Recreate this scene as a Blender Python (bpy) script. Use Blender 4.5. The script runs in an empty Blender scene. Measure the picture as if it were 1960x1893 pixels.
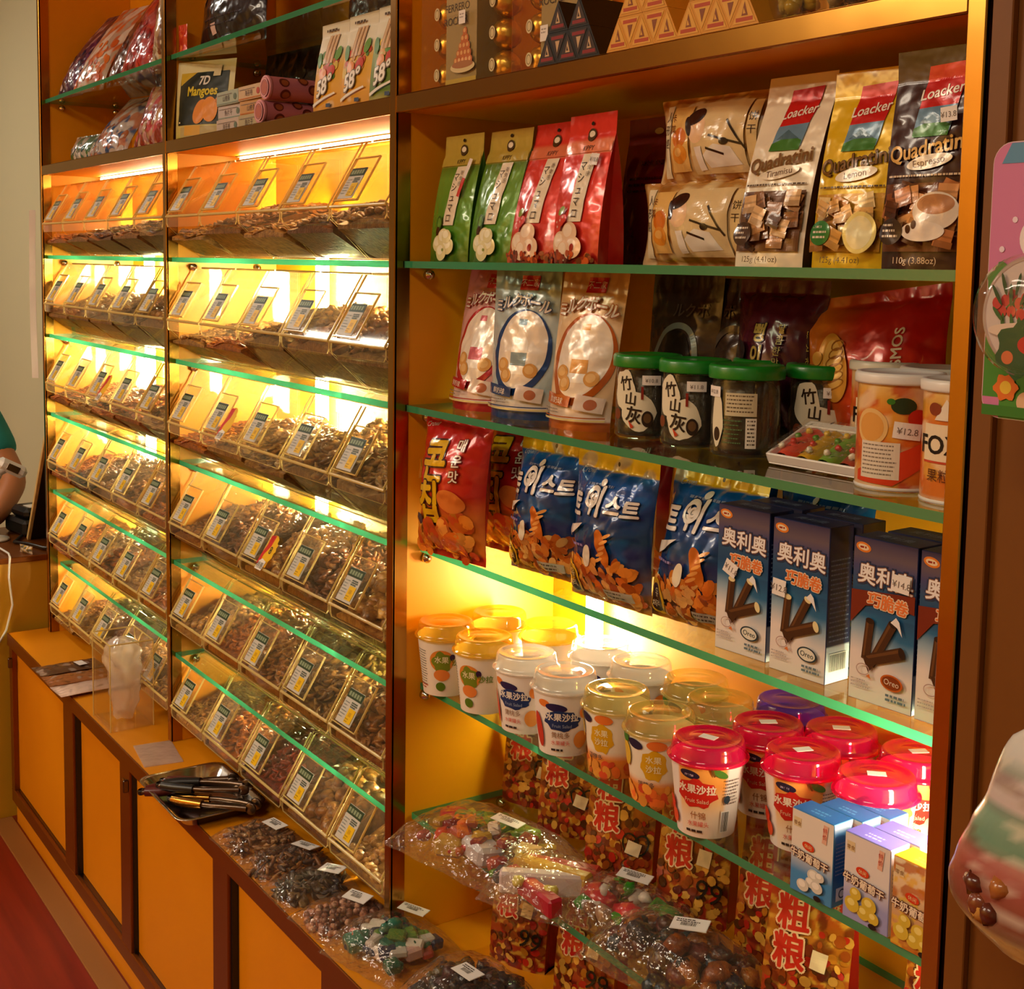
# Sweet shop wall: three-bay shelving with self-serve bins (left, middle) and packed snacks (right).
import bpy, bmesh, math, random
import numpy as np
from mathutils import Vector, Matrix

random.seed(7)
SC = bpy.context.scene
COL = SC.collection
R2D = math.pi / 180.0

# ------------------------------------------------------------------ colour helpers
def lin(c):
    """'#rrggbb' -> linear rgb"""
    if not isinstance(c, str):
        return np.array(c, float)
    c = c.lstrip('#')
    v = np.array([int(c[i:i + 2], 16) / 255.0 for i in (0, 2, 4)])
    return np.where(v <= 0.04045, v / 12.92, ((v + 0.055) / 1.055) ** 2.4)

# ------------------------------------------------------------------ materials
MATS = {}
def new_mat(name):
    m = bpy.data.materials.new(name); m.use_nodes = True
    nt = m.node_tree; nt.nodes.clear()
    out = nt.nodes.new('ShaderNodeOutputMaterial')
    MATS[name] = m
    return m, nt, out

def principled(nt, **kw):
    b = nt.nodes.new('ShaderNodeBsdfPrincipled')
    for k, v in kw.items():
        if k in b.inputs:
            if isinstance(v, (tuple, list, np.ndarray)) and len(v) == 3:
                v = (*v, 1.0)
            b.inputs[k].default_value = v
    return b

def noise_bump(nt, bsdf, scale, strength, dist=0.002, detail=2.0, coords='Object'):
    tc = nt.nodes.new('ShaderNodeTexCoord')
    n = nt.nodes.new('ShaderNodeTexNoise'); n.inputs['Scale'].default_value = scale; n.inputs['Detail'].default_value = detail
    bp = nt.nodes.new('ShaderNodeBump'); bp.inputs['Strength'].default_value = strength; bp.inputs['Distance'].default_value = dist
    nt.links.new(tc.outputs[coords], n.inputs['Vector'])
    nt.links.new(n.outputs['Fac'], bp.inputs['Height'])
    nt.links.new(bp.outputs['Normal'], bsdf.inputs['Normal'])
    return n, bp

def simple(name, col, rough=0.5, metal=0.0, bump=None, coat=0.0, spec=0.5, vary=None):
    m, nt, out = new_mat(name)
    b = principled(nt, **{'Base Color': lin(col), 'Roughness': rough, 'Metallic': metal, 'Coat Weight': coat, 'Coat Roughness': 0.08, 'Specular IOR Level': spec})
    if bump:
        noise_bump(nt, b, *bump)
    if vary:   # (scale, second colour, stretch)
        tc = nt.nodes.new('ShaderNodeTexCoord'); mp = nt.nodes.new('ShaderNodeMapping')
        mp.inputs['Scale'].default_value = vary[2]
        n = nt.nodes.new('ShaderNodeTexNoise'); n.inputs['Scale'].default_value = vary[0]; n.inputs['Detail'].default_value = 4
        rmp = nt.nodes.new('ShaderNodeValToRGB')
        rmp.color_ramp.elements[0].position = .35; rmp.color_ramp.elements[1].position = .65
        rmp.color_ramp.elements[0].color = (*lin(col), 1); rmp.color_ramp.elements[1].color = (*lin(vary[1]), 1)
        nt.links.new(tc.outputs['Object'], mp.inputs['Vector']); nt.links.new(mp.outputs['Vector'], n.inputs['Vector'])
        nt.links.new(n.outputs['Fac'], rmp.inputs['Fac']); nt.links.new(rmp.outputs['Color'], b.inputs['Base Color'])
    nt.links.new(b.outputs['BSDF'], out.inputs['Surface'])
    return m

def printed(name, rough, metal, coat, bump=None):
    """surface whose ink colours are stored in the mesh"""
    m, nt, out = new_mat(name)
    at = nt.nodes.new('ShaderNodeAttribute'); at.attribute_name = 'Col'
    b = principled(nt, **{'Roughness': rough, 'Metallic': metal, 'Coat Weight': coat, 'Coat Roughness': 0.1, 'Specular IOR Level': .28})
    nt.links.new(at.outputs['Color'], b.inputs['Base Color'])
    if bump:
        noise_bump(nt, b, *bump)
    nt.links.new(b.outputs['BSDF'], out.inputs['Surface'])
    return m

def clear(name, tint=(1, 1, 1), base=0.04, rough=0.05, haze=0.0, hazecol=(1, 1, 1), bump=None, gloss=(1, 1, 1), ior=1.45):
    """thin clear sheet: transparent with a Fresnel gloss and a little haze"""
    m, nt, out = new_mat(name)
    tr = nt.nodes.new('ShaderNodeBsdfTransparent'); tr.inputs['Color'].default_value = (*lin(tint), 1)
    gl = nt.nodes.new('ShaderNodeBsdfGlossy'); gl.inputs['Roughness'].default_value = rough; gl.inputs['Color'].default_value = (*lin(gloss), 1)
    fr = nt.nodes.new('ShaderNodeLayerWeight'); fr.inputs['Blend'].default_value = .5
    pw = nt.nodes.new('ShaderNodeMath'); pw.operation = 'POWER'; pw.inputs[1].default_value = 5.0
    ad = nt.nodes.new('ShaderNodeMath'); ad.operation = 'MULTIPLY_ADD'; ad.use_clamp = True; ad.inputs[1].default_value = .85; ad.inputs[2].default_value = base
    nt.links.new(fr.outputs['Facing'], pw.inputs[0]); nt.links.new(pw.outputs['Value'], ad.inputs[0])
    mx = nt.nodes.new('ShaderNodeMixShader')
    nt.links.new(ad.outputs['Value'], mx.inputs['Fac'])
    src = tr.outputs['BSDF']
    if haze > 0:
        di = nt.nodes.new('ShaderNodeBsdfDiffuse'); di.inputs['Color'].default_value = (*lin(hazecol), 1)
        tl = nt.nodes.new('ShaderNodeBsdfTranslucent'); tl.inputs['Color'].default_value = (*lin(hazecol), 1)
        m2 = nt.nodes.new('ShaderNodeMixShader'); m2.inputs['Fac'].default_value = .5
        nt.links.new(di.outputs['BSDF'], m2.inputs[1]); nt.links.new(tl.outputs['BSDF'], m2.inputs[2])
        m3 = nt.nodes.new('ShaderNodeMixShader'); m3.inputs['Fac'].default_value = haze
        nt.links.new(src, m3.inputs[1]); nt.links.new(m2.outputs['Shader'], m3.inputs[2])
        src = m3.outputs['Shader']
    nt.links.new(src, mx.inputs[1]); nt.links.new(gl.outputs['BSDF'], mx.inputs[2])
    if bump:
        noise_bump(nt, gl, *bump)
        for l in list(nt.links):
            if l.to_node == gl and l.to_socket.name == 'Normal':
                nt.links.new(l.from_socket, fr.inputs['Normal'])
    nt.links.new(mx.outputs['Shader'], out.inputs['Surface'])
    return m

def edge_mat(name, col, trans=0.6):
    m, nt, out = new_mat(name)
    di = nt.nodes.new('ShaderNodeBsdfDiffuse'); di.inputs['Color'].default_value = (*lin(col), 1)
    tl = nt.nodes.new('ShaderNodeBsdfTranslucent'); tl.inputs['Color'].default_value = (*lin(col), 1)
    gl = nt.nodes.new('ShaderNodeBsdfGlossy'); gl.inputs['Roughness'].default_value = .12
    a = nt.nodes.new('ShaderNodeMixShader'); a.inputs['Fac'].default_value = trans
    b = nt.nodes.new('ShaderNodeMixShader'); b.inputs['Fac'].default_value = .15
    nt.links.new(di.outputs['BSDF'], a.inputs[1]); nt.links.new(tl.outputs['BSDF'], a.inputs[2])
    nt.links.new(a.outputs['Shader'], b.inputs[1]); nt.links.new(gl.outputs['BSDF'], b.inputs[2])
    nt.links.new(b.outputs['Shader'], out.inputs['Surface'])
    return m

def emitter(name, col, strength):
    m, nt, out = new_mat(name)
    e = nt.nodes.new('ShaderNodeEmission'); e.inputs['Color'].default_value = (*lin(col), 1); e.inputs['Strength'].default_value = strength
    nt.links.new(e.outputs['Emission'], out.inputs['Surface'])
    return m

def food_mat(name):
    """dried fruit: mesh colours times a per-object tone, mottled"""
    m, nt, out = new_mat(name)
    at = nt.nodes.new('ShaderNodeAttribute'); at.attribute_name = 'Col'
    oi = nt.nodes.new('ShaderNodeObjectInfo')
    mu = nt.nodes.new('ShaderNodeMix'); mu.data_type = 'RGBA'; mu.blend_type = 'MULTIPLY'; mu.inputs['Factor'].default_value = 1
    b = principled(nt, **{'Roughness': .38, 'Coat Weight': .25, 'Coat Roughness': .2, 'Subsurface Weight': 0.0})
    nt.links.new(at.outputs['Color'], mu.inputs['A']); nt.links.new(oi.outputs['Color'], mu.inputs['B'])
    nt.links.new(mu.outputs['Result'], b.inputs['Base Color'])
    noise_bump(nt, b, 160, .5, .003)
    tc = nt.nodes.new('ShaderNodeTexCoord'); n = nt.nodes.new('ShaderNodeTexNoise'); n.inputs['Scale'].default_value = 75; n.inputs['Detail'].default_value = 3
    rp = nt.nodes.new('ShaderNodeValToRGB'); rp.color_ramp.elements[0].position = .36; rp.color_ramp.elements[1].position = .62
    rp.color_ramp.elements[0].color = (.42, .30, .20, 1); rp.color_ramp.elements[1].color = (1, 1, 1, 1)
    m2 = nt.nodes.new('ShaderNodeMix'); m2.data_type = 'RGBA'; m2.blend_type = 'MULTIPLY'; m2.inputs['Factor'].default_value = 1
    nt.links.new(tc.outputs['Object'], n.inputs['Vector']); nt.links.new(n.outputs['Fac'], rp.inputs['Fac'])
    nt.links.new(mu.outputs['Result'], m2.inputs['A']); nt.links.new(rp.outputs['Color'], m2.inputs['B']); nt.links.new(m2.outputs['Result'], b.inputs['Base Color'])
    nt.links.new(b.outputs['BSDF'], out.inputs['Surface'])
    return m

M_PRINT = printed('printed_card', .42, 0, .04)
M_FOIL = printed('printed_foil', .27, .12, .55, (38, .45, .006))
M_FILMP = printed('printed_film', .3, 0, .7, (55, .3, .004))
M_FOOD = food_mat('dried_fruit_skin')
M_LAM = simple('orange_laminate', '#e8930a', .42, 0, None, .1, .4, (3, '#e28c08', (1, 1, 1)))
M_LAMIN = simple('yellow_laminate', '#f2a008', .45, 0, None, .0, .4)
M_DOOR = simple('door_laminate', '#e08c06', .45, 0, None, .05, .35, (2.5, '#d88404', (1, 1, 1)))
M_GOLD = simple('gold_tinted_steel', '#b5863c', .2, 1, (7, .2, .004))
M_BRONZE = simple('bronze_tinted_steel', '#7a5530', .24, 1, (5, .12, .004))
M_DARKFR = simple('brown_metal_frame', '#86480f', .34, .6, (9, .08, .003))
M_CHROME = simple('polished_steel', '#d8d2c8', .14, 1, (14, .06, .002))
M_STEELD = simple('worn_steel', '#6b5c50', .28, 1)
M_BLACK = simple('black_plastic', '#141210', .35)
M_WHITE = simple('white_paper', '#f2efe8', .6)
M_WALL = simple('beige_wall_paint', '#c6c3a0', .7, 0, (60, .08, .002))
M_PANEL = simple('brown_panel', '#7e4a14', .5, 0, None, .05, .4, (4, '#74430f', (1, 1, .15)))
M_FLOOR = simple('red_floor', '#8a2614', .4, 0, None, .1, .5, (6, '#761e10', (.4, 6, 1)))
M_WALLF = simple('yellow_wall_paint', '#e2b04c', .6)
M_CEIL = simple('ceiling_paint', '#d8d0c0', .8)
M_STRIP = simple('floor_edge_strip', '#a4713a', .45, .3)
M_ACR = clear('clear_acrylic', '#fefdfa', .010, .04, .008, '#fff0cc')
M_ACRE = edge_mat('acrylic_edge_light_tint', '#ffea9c', .5)  # yellow stands in for light piped to the edges and orange bounce
M_GLASS = clear('shelf_glass', '#e9f5ea', .03, .02, .0, ior=1.5)
M_GLASSE = edge_mat('glass_edge_green', '#3fb883', .55)
M_FILM = clear('cellophane', '#fdfbf6', .06, .07, .045, '#f4eee2', (55, 1.0, .010))
M_FILMS = clear('cellophane_smooth', '#fdfaf2', .03, .07, .03, '#f6efe0', (40, .35, .004))
M_MILKY = clear('milky_polythene', '#f8f3ec', .06, .15, .42, '#fbf5ee', (35, .6, .006))
M_LIDY = clear('yellow_lid', '#ffe888', .07, .06, .16, '#ffd84c')
M_LIDW = clear('clear_lid', '#fdfcf8', .07, .06, .3, '#fdfaf2')
M_LIDC = clear('straw_lid', '#f9f2c4', .07, .06, .16, '#f3e8a4')
M_LIDP = clear('pink_lid', '#ff5c94', .06, .06, .32, '#ff2f78')
M_LIDV = clear('violet_lid', '#a488f4', .06, .05, .26, '#8058e4')
M_JAR = clear('clear_jar', '#f2f0e2', .05, .05, .04, '#f4ecd2')
M_GREEN = simple('green_plastic', '#14801f', .35, 0, None, .2)
M_WHITEP = simple('white_plastic', '#e9e6df', .35, 0, None, .2)
M_FILLSTRIP = emitter('fill_strip_glow', '#ffe0a8', 42.0)
M_TUBE2 = emitter('short_tube_glow', '#ffecc8', 150.0)
M_TUBE = emitter('tube_glow', '#ffecc8', 330.0)
M_SKIN = simple('skin', '#b97a50', .5, 0, (200, .1, .001))
M_TEAL = simple('teal_cotton', '#12807c', .75, 0, (90, .3, .003))
M_HAIR = simple('black_hair', '#1a1310', .45)
M_WOOD = simple('pale_wood', '#d8b878', .5, 0, None, 0, .4, (12, '#c9a564', (8, 8, .6)))
M_RUBY = simple('ruby_handle', '#5b1a16', .35, 0, None, .2)

# ------------------------------------------------------------------ mesh builder
class MB:
    """collects geometry with per-vertex ink colour and per-face material; builds ONE mesh object"""
    def __init__(s):
        s.v = []; s.c = []; s.f = []; s.n = 0; s.mats = []
    def mi(s, m):
        if m not in s.mats: s.mats.append(m)
        return s.mats.index(m)
    def add(s, v, faces, m, col='#ffffff', smooth=False):
        v = np.asarray(v, float).reshape(-1, 3)
        c = np.asarray(lin(col) if isinstance(col, str) else col, float)
        if c.ndim == 1: c = np.tile(c, (len(v), 1))
        s.v.append(v); s.c.append(c)
        idx = s.mi(m)
        if isinstance(faces, np.ndarray): faces = [faces]
        else:
            by = {}
            for f in faces: by.setdefault(len(f), []).append(f)
            faces = [np.array(x, int) for x in by.values()]
        for fa in faces:
            if len(fa): s.f.append((fa + s.n, idx, smooth))
        s.n += len(v)
        return s
    # --- solids
    def box(s, x0, x1, y0, y1, z0, z1, m, ch=0.0, col='#ffffff', M=None):
        ch = min(ch, (x1 - x0) * .45, (y1 - y0) * .45, (z1 - z0) * .45)
        if ch <= 0:
            v = np.array([(x, y, z) for z in (z0, z1) for y in (y0, y1) for x in (x0, x1)], float)
            f = [(0, 2, 3, 1), (4, 5, 7, 6), (0, 1, 5, 4), (2, 6, 7, 3), (0, 4, 6, 2), (1, 3, 7, 5)]
        else:
            cx, cy, cz = (x0 + x1) / 2, (y0 + y1) / 2, (z0 + z1) / 2
            hx, hy, hz = (x1 - x0) / 2, (y1 - y0) / 2, (z1 - z0) / 2
            v = []; ix = {}
            for sx in (-1, 1):
                for sy in (-1, 1):
                    for sz in (-1, 1):
                        for k in range(3):
                            e = [hx - ch, hy - ch, hz - ch]; e[k] += ch
                            ix[sx, sy, sz, k] = len(v)
                            v.append((cx + sx * e[0], cy + sy * e[1], cz + sz * e[2]))
            f = []
            for k in range(3):
                a, b = [q for q in range(3) if q != k]
                for sg in (-1, 1):
                    q = []
                    for (u, w) in ((-1, -1), (1, -1), (1, 1), (-1, 1)):
                        t = [0, 0, 0]; t[k] = sg; t[a] = u; t[b] = w
                        q.append(ix[t[0], t[1], t[2], k])
                    f.append(tuple(q))
                for u in (-1, 1):
                    for w in (-1, 1):
                        t0 = [0, 0, 0]; t1 = [0, 0, 0]
                        t0[k] = -1; t1[k] = 1; t0[a] = t1[a] = u; t0[b] = t1[b] = w
                        f.append((ix[(*t0, a)], ix[(*t1, a)], ix[(*t1, b)], ix[(*t0, b)]))
            for sx in (-1, 1):
                for sy in (-1, 1):
                    for sz in (-1, 1):
                        f.append((ix[sx, sy, sz, 0], ix[sx, sy, sz, 1], ix[sx, sy, sz, 2]))
            v = np.array(v)
            c0 = np.array([cx, cy, cz])
            g = []
            for q in f:      # orient outwards
                p = v[list(q)]
                nrm = np.cross(p[1] - p[0], p[2] - p[0])
                g.append(q if nrm @ (p.mean(0) - c0) > 0 else tuple(reversed(q)))
            f = g
        if M is not None: v = v @ np.array(M)[:3, :3].T + np.array(M)[:3, 3]
        return s.add(v, f, m, col)
    def grid(s, P, m, col='#ffffff', smooth=True, closed_u=False, flip=False):
        """P: (nv, nu, 3)"""
        nv, nu = P.shape[:2]
        i = np.arange(nv * nu).reshape(nv, nu)
        if closed_u: i = np.concatenate([i, i[:, :1]], 1)
        a, b, c, d = i[:-1, :-1], i[:-1, 1:], i[1:, 1:], i[1:, :-1]
        q = np.stack([a, b, c, d], -1).reshape(-1, 4)
        if flip: q = q[:, ::-1]
        if not isinstance(col, str):
            col = np.asarray(col)
            if col.ndim == 3: col = col.reshape(-1, 3)
        return s.add(P.reshape(-1, 3), q, m, col, smooth)
    def lathe(s, prof, m, n=40, col='#ffffff', cx=0, cy=0, smooth=True, axis='z', M=None):
        """prof: [(r, z)] from bottom to top, outside on the right"""
        a = np.linspace(0, 2 * math.pi, n, endpoint=False)
        pr = np.array(prof, float)
        P = np.zeros((len(pr), n, 3))
        P[..., 0] = cx + pr[:, :1] * np.cos(a); P[..., 1] = cy + pr[:, :1] * np.sin(a); P[..., 2] = pr[:, 1:2]
        if M is not None:
            P = P @ np.array(M)[:3, :3].T + np.array(M)[:3, 3]
        return s.grid(P, m, col, smooth, True)
    def tube(s, pts, r, m, n=8, col='#ffffff', cap=True):
        pts = [Vector(p) for p in pts]; rings = []
        rr = r if isinstance(r, (list, tuple)) else [r] * len(pts)
        up = Vector((0, 0, 1))
        t0 = (pts[1] - pts[0]).normalized()
        if abs(t0.dot(up)) > .9: up = Vector((0, 1, 0))
        nrm = (up - t0 * up.dot(t0)).normalized()
        for i, p in enumerate(pts):
            t = ((pts[min(i + 1, len(pts) - 1)] - pts[max(i - 1, 0)])).normalized()
            nrm = (nrm - t * nrm.dot(t)).normalized(); b = t.cross(nrm)
            rings.append([p + (nrm * math.cos(a) + b * math.sin(a)) * rr[i] for a in np.linspace(0, 2 * math.pi, n, endpoint=False)])
        P = np.array([[tuple(q) for q in ring] for ring in rings])
        s.grid(P, m, col, True, True)
        if cap:
            s.add(P[0], [tuple(range(n))[::-1]], m, col); s.add(P[-1], [tuple(range(n))], m, col)
        return s
    def slab(s, poly, k0, k1, axis, m_face, m_edge=None, col='#ffffff'):
        """polygon (a,b) extruded along axis; faces m_face, rim m_edge"""
        poly = list(poly); n = len(poly)
        def P(a, b, k):
            return {'x': (k, a, b), 'y': (a, k, b), 'z': (a, b, k)}[axis]
        v = [P(a, b, k0) for a, b in poly] + [P(a, b, k1) for a, b in poly]
        s.add(v, [tuple(range(n)), tuple(range(2 * n - 1, n - 1, -1))], m_face, col)
        return s.add(v, [(i, i + n, (i + 1) % n + n, (i + 1) % n) for i in range(n)], m_edge or m_face, col)
    def decals(s, items, surf, m, off0=.0003, step=1.0):
        """printed shapes (mm) laid on a surface function surf(x_mm, y_mm, off_m)"""
        h = off0
        for V2, F, c, st in items:
            V2 = np.asarray(V2); h += st * step
            s.add(surf(V2[:, 0], V2[:, 1], h), F, m, c, False)
        return s
    def build(s, name, parent=None, link=True):
        me = bpy.data.meshes.new(name)
        v = np.concatenate(s.v).astype(np.float32); c = np.concatenate(s.c).astype(np.float32)
        tot = np.concatenate([np.full(len(f), f.shape[1]) for f, _, _ in s.f])
        loops = np.concatenate([f.reshape(-1) for f, _, _ in s.f])
        mi = np.concatenate([np.full(len(f), i) for f, i, _ in s.f])
        sm = np.concatenate([np.full(len(f), b) for f, _, b in s.f])
        me.vertices.add(len(v)); me.vertices.foreach_set('co', v.ravel())
        me.loops.add(len(loops)); me.loops.foreach_set('vertex_index', loops.astype(np.int32))
        me.polygons.add(len(tot))
        me.polygons.foreach_set('loop_start', np.concatenate([[0], np.cumsum(tot)[:-1]]).astype(np.int32))
        me.polygons.foreach_set('loop_total', tot.astype(np.int32))
        me.polygons.foreach_set('material_index', mi.astype(np.int32))
        me.polygons.foreach_set('use_smooth', sm.astype(bool))
        at = me.color_attributes.new('Col', 'FLOAT_COLOR', 'POINT')
        at.data.foreach_set('color', np.concatenate([c, np.ones((len(c), 1), np.float32)], 1).ravel())
        for m in s.mats: me.materials.append(m)
        me.update(); me.validate()
        o = bpy.data.objects.new(name, me)
        if link: COL.objects.link(o)
        if parent: o.parent = parent
        return o

def tag(o, label, cat, group=None, kind=None):
    if label: o['label'] = label
    if cat: o['category'] = cat
    if group: o['group'] = group
    if kind: o['kind'] = kind
    return o
def thing(name, label, cat, loc=(0, 0, 0), rz=0, group=None):
    o = bpy.data.objects.new(name, None); COL.objects.link(o)
    o.empty_display_size = .02
    o.location = loc; o.rotation_euler = (0, 0, rz * R2D)
    return tag(o, label, cat, group)
def struct(o):
    o['kind'] = 'structure'; return o
def put(o, loc, rz=0, rx=0, ry=0):
    o.location = loc; o.rotation_euler = (rx * R2D, ry * R2D, rz * R2D); return o
def copy_tree(o, parent=None):
    c = o.copy(); COL.objects.link(c)
    if parent: c.parent = parent; c.matrix_parent_inverse = o.matrix_parent_inverse
    for ch in list(o.children): copy_tree(ch, c)
    return c

# ------------------------------------------------------------------ 2D print shapes (mm)
def _refine(V, F, L):
    bm = bmesh.new()
    vs = [bm.verts.new((x, y, 0)) for x, y in V]
    for f in F:
        try: bm.faces.new([vs[i] for i in f])
        except ValueError: pass
    bmesh.ops.triangulate(bm, faces=bm.faces[:])
    for _ in range(5):
        es = [e for e in bm.edges if e.calc_length() > L]
        if not es: break
        bmesh.ops.subdivide_edges(bm, edges=es, cuts=1)
        bmesh.ops.triangulate(bm, faces=[f for f in bm.faces if len(f.verts) > 3])
    bm.verts.index_update()
    V2 = np.array([v.co[:2] for v in bm.verts]); F2 = np.array([[v.index for v in f.verts] for f in bm.faces], int)
    bm.free()
    return V2, F2

_TXT = {}
def text_shape(s, bold=0.0, L=.3):
    """glyph outlines of a string at size 1, centred on x, baseline y=0"""
    key = (s, bold)
    if key not in _TXT:
        cu = bpy.data.curves.new('t', 'FONT'); cu.body = s; cu.size = 1; cu.align_x = 'CENTER'
        cu.resolution_u = 3; cu.offset = bold
        ob = bpy.data.objects.new('t', cu)
        me = bpy.data.meshes.new_from_object(ob)
        V = np.array([v.co[:2] for v in me.vertices]) if len(me.vertices) else np.zeros((3, 2))
        F = [tuple(p.vertices) for p in me.polygons] or [(0, 1, 2)]
        bpy.data.objects.remove(ob); bpy.data.curves.remove(cu); bpy.data.meshes.remove(me)
        _TXT[key] = (V, F)
    V, F = _TXT[key]
    return V, F

def xf(V, x, y, rot=0, sx=1, sy=1, shear=0):
    V = np.array(V, float)
    X = V[:, 0] * sx + V[:, 1] * sy * shear; Y = V[:, 1] * sy
    a = rot * R2D
    return np.stack([x + X * math.cos(a) - Y * math.sin(a), y + X * math.sin(a) + Y * math.cos(a)], 1)

class Art:
    """list of printed shapes in mm; x right from the centre line, y up from the base"""
    def __init__(s, L=2.6): s.i = []; s.L = L; s.st = .00012
    def _add(s, V, F, c): s.i.append((V, F, lin(c), s.st)); return s
    def txt(s, t, x, y, size, col, rot=0, bold=.01, out=None, outw=.05, shear=0, wide=1.0):
        # outlines and heavy strokes are built from slightly shifted copies of the glyph
        V0, F0 = text_shape(t, 0.0)
        V0 = xf(V0, x, y, rot, size * wide, size, shear)
        V0, F0 = _refine(V0, F0, s.L)
        for (d, c, n) in ([((bold + outw) * size, out, 10)] if out else []) + [(bold * size, col, 6 if bold > .012 else 0)]:
            s.st = .00028; s._add(V0, F0, c); s.st = .000004
            for k in range(n):
                q = 2 * math.pi * k / n
                s._add(V0 + np.array([d * math.cos(q), d * math.sin(q)]), F0, c)
        s.st = .00012
        return s
    def vtxt(s, t, x, y, size, col, gap=1.05, **k):
        for j, ch in enumerate(t): s.txt(ch, x, y - j * size * gap, size, col, **k)
        return s
    def arc(s, t, x, y, R, a0, a1, size, col, **k):
        n = len(t)
        for j, ch in enumerate(t):
            a = a0 + (a1 - a0) * (j / max(1, n - 1))
            s.txt(ch, x + R * math.cos(a * R2D), y + R * math.sin(a * R2D), size, col, rot=a - 90, **k)
        return s
    def ell(s, x, y, rx, ry, col, rot=0, n=0):
        n = n or int(max(24, 6.3 * max(rx, ry) / s.L))
        nr = max(1, int(math.ceil(max(rx, ry) / s.L)))
        V = [(0, 0)]; F = []
        a = np.linspace(0, 2 * math.pi, n, endpoint=False)
        for r in range(1, nr + 1):
            V += [(rx * r / nr * math.cos(t), ry * r / nr * math.sin(t)) for t in a]
        for k in range(n):
            F.append((0, 1 + k, 1 + (k + 1) % n))
            for r in range(nr - 1):
                b0 = 1 + r * n; b1 = b0 + n
                F.append((b0 + k, b1 + k, b1 + (k + 1) % n, b0 + (k + 1) % n))
        return s._add(xf(V, x, y, rot), F, col)
    def ring(s, x, y, rx, ry, w, col, rot=0, n=72):
        a = np.linspace(0, 2 * math.pi, n, endpoint=False)
        V = [(rx * math.cos(t), ry * math.sin(t)) for t in a] + [((rx - w) * math.cos(t), (ry - w) * math.sin(t)) for t in a]
        F = [(k, (k + 1) % n, n + (k + 1) % n, n + k) for k in range(n)]
        return s._add(xf(V, x, y, rot), F, col)
    def rect(s, x0, y0, x1, y1, col, rot=0):
        nx = max(1, int(math.ceil(abs(x1 - x0) / s.L))); ny = max(1, int(math.ceil(abs(y1 - y0) / s.L)))
        cx, cy = (x0 + x1) / 2, (y0 + y1) / 2
        V = [(x0 + (x1 - x0) * i / nx - cx, y0 + (y1 - y0) * j / ny - cy) for j in range(ny + 1) for i in range(nx + 1)]
        F = [(j * (nx + 1) + i, j * (nx + 1) + i + 1, (j + 1) * (nx + 1) + i + 1, (j + 1) * (nx + 1) + i) for j in range(ny) for i in range(nx)]
        return s._add(xf(V, cx, cy, rot), F, col)
    def poly(s, pts, col):
        V, F = _refine(pts, [tuple(range(len(pts)))], s.L)
        return s._add(V, F, col)
    def blob(s, x, y, r, col, seed=0, n=26, lob=6, amp=.14, ry=None):
        rnd = random.Random(seed); ph = rnd.random() * 6
        pts = []
        for k in range(n):
            t = 2 * math.pi * k / n
            q = 1 + amp * math.cos(lob * t + ph) + rnd.uniform(-.03, .03)
            pts.append((x + r * q * math.cos(t), y + (ry or r) * q * math.sin(t)))
        return s.poly(pts, col)
    def foods(s, x0, y0, x1, y1, n, cols, r0, r1, seed=0, mask=None, asp=(.6, 1.0), shine=None):
        rnd = random.Random(seed); s.st = .00001
        for _ in range(n):
            x, y = rnd.uniform(x0, x1), rnd.uniform(y0, y1)
            if mask and not mask(x, y): continue
            r = rnd.uniform(r0, r1); c = lin(rnd.choice(cols)) * rnd.uniform(.75, 1.2)
            q = rnd.uniform(*asp); ro = rnd.uniform(0, 180)
            s.ell(x, y, r, r * q, c, ro, 10)
            if shine: s.ell(x - r * .2, y + r * .25, r * .45, r * q * .4, np.minimum(c * 1.7, 1), ro, 8)
        s.st = .00012
        return s
    def lines(s, x0, y0, x1, n, dy, h, col, seed=0, rag=.4):
        """rows of small print"""
        rnd = random.Random(seed); s.st = .000002
        for k in range(n):
            y = y0 - k * dy; x = x0
            e = x1 - (x1 - x0) * rag * rnd.random()
            while x < e:
                w = rnd.uniform(.6, 2.6) * h
                s.rect(x, y, min(x + w, e), y + h, col); x += w + h * .5
        s.st = .00012
        return s
    def barcode(s, x0, y0, w, h, seed=0):
        s.rect(x0, y0, x0 + w, y0 + h, '#f4f0e8'); rnd = random.Random(seed); x = x0 + 1; s.rect(x0 + .2, y0 + .2, x0 + .4, y0 + .4, '#1a1512'); s.st = .000002
        while x < x0 + w - 1.2:
            b = rnd.uniform(.3, .9); s.rect(x, y0 + 1, x + b, y0 + h - 1, '#1a1512'); x += b + rnd.uniform(.3, .9)
        s.st = .00012
        return s
# ------------------------------------------------------------------ packaging
def fnoise(x, y, seed, lam):
    r = np.random.RandomState(seed); o = 0
    for k in range(5):
        a = r.uniform(0, 2 * math.pi); f = 2 * math.pi / (lam * r.uniform(.6, 1.6))
        o = o + np.sin((x * math.cos(a) + y * math.sin(a)) * f + r.uniform(0, 6.28) + .7 * np.sin((x * math.sin(a) - y * math.cos(a)) * f * .6 + r.uniform(0, 6)))
    return o / 5

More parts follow.
